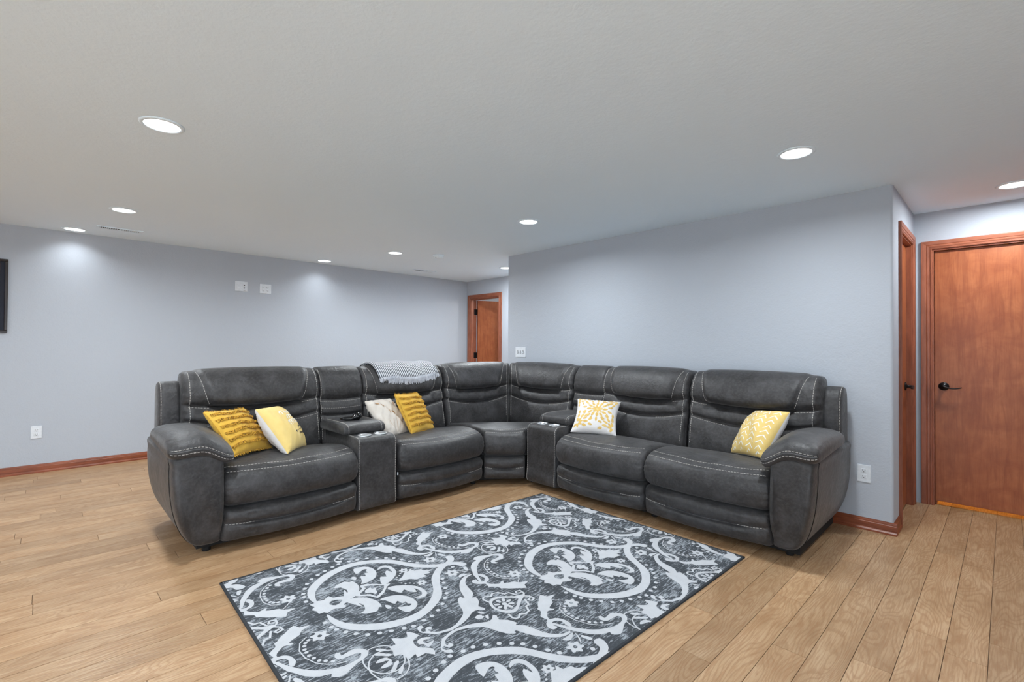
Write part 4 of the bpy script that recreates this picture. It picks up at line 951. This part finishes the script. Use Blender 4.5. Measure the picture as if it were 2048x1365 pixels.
rug = thing('area_rug', (-2.0, 1.85, 0), 'charcoal area rug with pale grey damask scrolls in front of the sectional', 'rug')
RC = [Vector((-2.943, 0.693)), Vector((-2.829, 3.118)), Vector((-1.130, 3.091)), Vector((-1.185, 0.640))]
t = NT('charcoal_distressed_pile', 0.95, 0.1); co = t.coord()
s1 = t.noise(t.add('ShaderNodeMapping', i_Vector=co, i_Scale=(1, 0.16, 1)).outputs[0], 120, 3, 0.7); s2 = t.noise(co, 7, 3); s3 = t.noise(co, 420, 2)
a = t.add('ShaderNodeMath', operation='MULTIPLY_ADD', i_0=s2, i_1=0.45, i_2=s1).outputs[0]
a = t.add('ShaderNodeMath', operation='MULTIPLY_ADD', i_0=s3, i_1=0.35, i_2=a).outputs[0]
t.color(t.ramp(a, [(0.86, lin(70, 74, 79)), (0.95, lin(96, 101, 107)), (1.04, lin(160, 166, 173))])); t.bump(s3, 0.5, 0.004); M_RUG = t.m
t = NT('pale_grey_pile', 0.95, 0.1); co = t.coord(); n1 = t.noise(co, 25, 3); n2 = t.noise(co, 420, 2)
t.color(t.mix(n1, lin(184, 187, 193), lin(203, 205, 209))); t.bump(n2, 0.5, 0.004); M_RUGP = t.m
M_BIND = flat('dark_binding', lin(46, 50, 55), 0.9)
ZT = 0.0085
part('pile', [(q.x, q.y, z) for z in (0.0012, ZT) for q in RC], [(0, 1, 2, 3), (4, 5, 6, 7), (0, 1, 5, 4), (1, 2, 6, 5), (2, 3, 7, 6), (3, 0, 4, 7)], M_RUG, rug)
for k in range(4):
    a, b = RC[k], RC[(k+1) % 4]; d = (b-a).normalized(); n = Vector((-d.y, d.x))*0.006
    P = [a-n-d*0.006, b-n+d*0.006, b+n+d*0.006, a+n-d*0.006]
    part('binding', [(q.x, q.y, z) for z in (0.0004, ZT+0.0012) for q in P], [(0, 1, 2, 3), (4, 5, 6, 7), (0, 1, 5, 4), (1, 2, 6, 5), (2, 3, 7, 6), (3, 0, 4, 7)], M_BIND, rug)
RO, REA, REB, PA, PB = Vector((-2.308, 1.238)), Vector((0.9996, -0.028)), Vector((0.028, 0.9996)), 0.561, 1.035
pat = bmesh.new(); ZC = [0]
def densify(P):
    """rounded outline"""
    n = len(P); out = []
    for i in range(n):
        a, b, c, d = (Vector(P[(i+j) % n]) for j in (-1, 0, 1, 2)); l = (c-b).length; k = 2 if l > 0.012 else 1
        for q in range(k):
            f = q/k; out.append(0.5*(2*b+(c-a)*f+(2*a-5*b+4*c-d)*f*f+(3*b-a-3*c+d)*f**3))
    return out
from mathutils.geometry import tessellate_polygon
def emit(loops, off):
    W = [[RO+REA*(p.x+off[0])+REB*(p.y+off[1]) for p in L] for L in loops]
    allp = [q for L in W for q in L]
    if max(q.x for q in allp) < -2.97 or min(q.x for q in allp) > -1.1 or max(q.y for q in allp) < 0.6 or min(q.y for q in allp) > 3.15: return
    tri = tessellate_polygon([[Vector((q.x, q.y, 0)) for q in L] for L in W])
    ZC[0] = (ZC[0]+1) % 40; V = [pat.verts.new((q.x, q.y, ZT+0.0006+ZC[0]*0.00003)) for q in allp]
    for a, b, c in tri:
        try: pat.faces.new((V[a], V[b], V[c]))
        except ValueError: pass
mm = lambda L: [Vector((a/1000, b/1000)) for a, b in L]
shapes = []
for P, mir, holes in RUG['polys']: shapes.append(([densify(mm(P))]+[densify(mm(h)) for h in holes], mir))
for a, b, r in RUG['dots']: shapes.append(([[Vector((a/1000+r/1000*math.cos(k*math.pi/4), b/1000+r/1000*math.sin(k*math.pi/4))) for k in range(8)]], 1))
for a, b, r in RUG['flowers']:
    o = [Vector((a/1000+r/1000*(1+0.22*math.cos(6*t))*math.cos(t), b/1000+r/1000*(1+0.22*math.cos(6*t))*math.sin(t))) for t in [k*math.pi/15 for k in range(30)]]
    h = [Vector((a/1000+0.3*r/1000*math.cos(k*math.pi/4), b/1000+0.3*r/1000*math.sin(k*math.pi/4))) for k in range(8)]
    shapes.append(([o, h], 1))
for P, wd in RUG['lines']:
    P = mm(P)
    for a, b in zip(P, P[1:]):
        d = (b-a).normalized(); n = Vector((-d.y, d.x))*wd/2000; e = d*wd/4000; shapes.append(([[a-e+n, b+e+n, b+e-n, a-e-n]], 1))
# traced shapes 0..9 sit on the medallion axis, the others on the neighbouring axis: both are one lattice
NAX = set([9, 10, 11, 12, 13, 14, 15, 16, 17, 18, 19, 20, 21, 22, 23, 24, 25, 26, 27, 28, 29, 30, 31, 32, 33, 34, 59, 60, 61, 62, 63, 64, 65, 66, 67, 68, 69, 71, 72, 73, 74, 75, 76, 77, 78, 79, 80, 81, 82, 83, 84, 85, 86, 87, 88, 89, 90, 91, 92, 93, 94, 95, 96, 97, 98, 99, 100, 101, 102, 103, 104, 105, 106, 107, 108, 109, 110, 111, 112, 113, 114, 115, 116, 117, 118, 119])
for i, (loops, mir) in enumerate(shapes):
    onnext = i in NAX
    for sgn in ((1, -1) if mir else (1,)):
        LL = [[Vector((p.x*sgn, p.y)) for p in L] for L in loops]
        for ia in range(-3, 5):
            for ib in range(-3, 4):
                if (ia+ib) % 2 == (1 if False else 0):
                    off = (ia*PA, ib*PB)
                    if onnext: off = (off[0]+PA, off[1])
                    emit(LL, off)
for k in range(4):
    a, b = RC[k], RC[(k+1) % 4]; d = (b-a).normalized(); n = Vector((-d.y, d.x)); c = a-n*0.006
    bmesh.ops.bisect_plane(pat, geom=pat.verts[:]+pat.edges[:]+pat.faces[:], plane_co=(c.x, c.y, 0), plane_no=(n.x, n.y, 0), clear_outer=True)
for f in pat.faces:
    if f.normal.z < 0: f.normal_flip()
link('scroll_pattern', bm_mesh('scroll_pattern', pat, False, False), M_RUGP, rug)
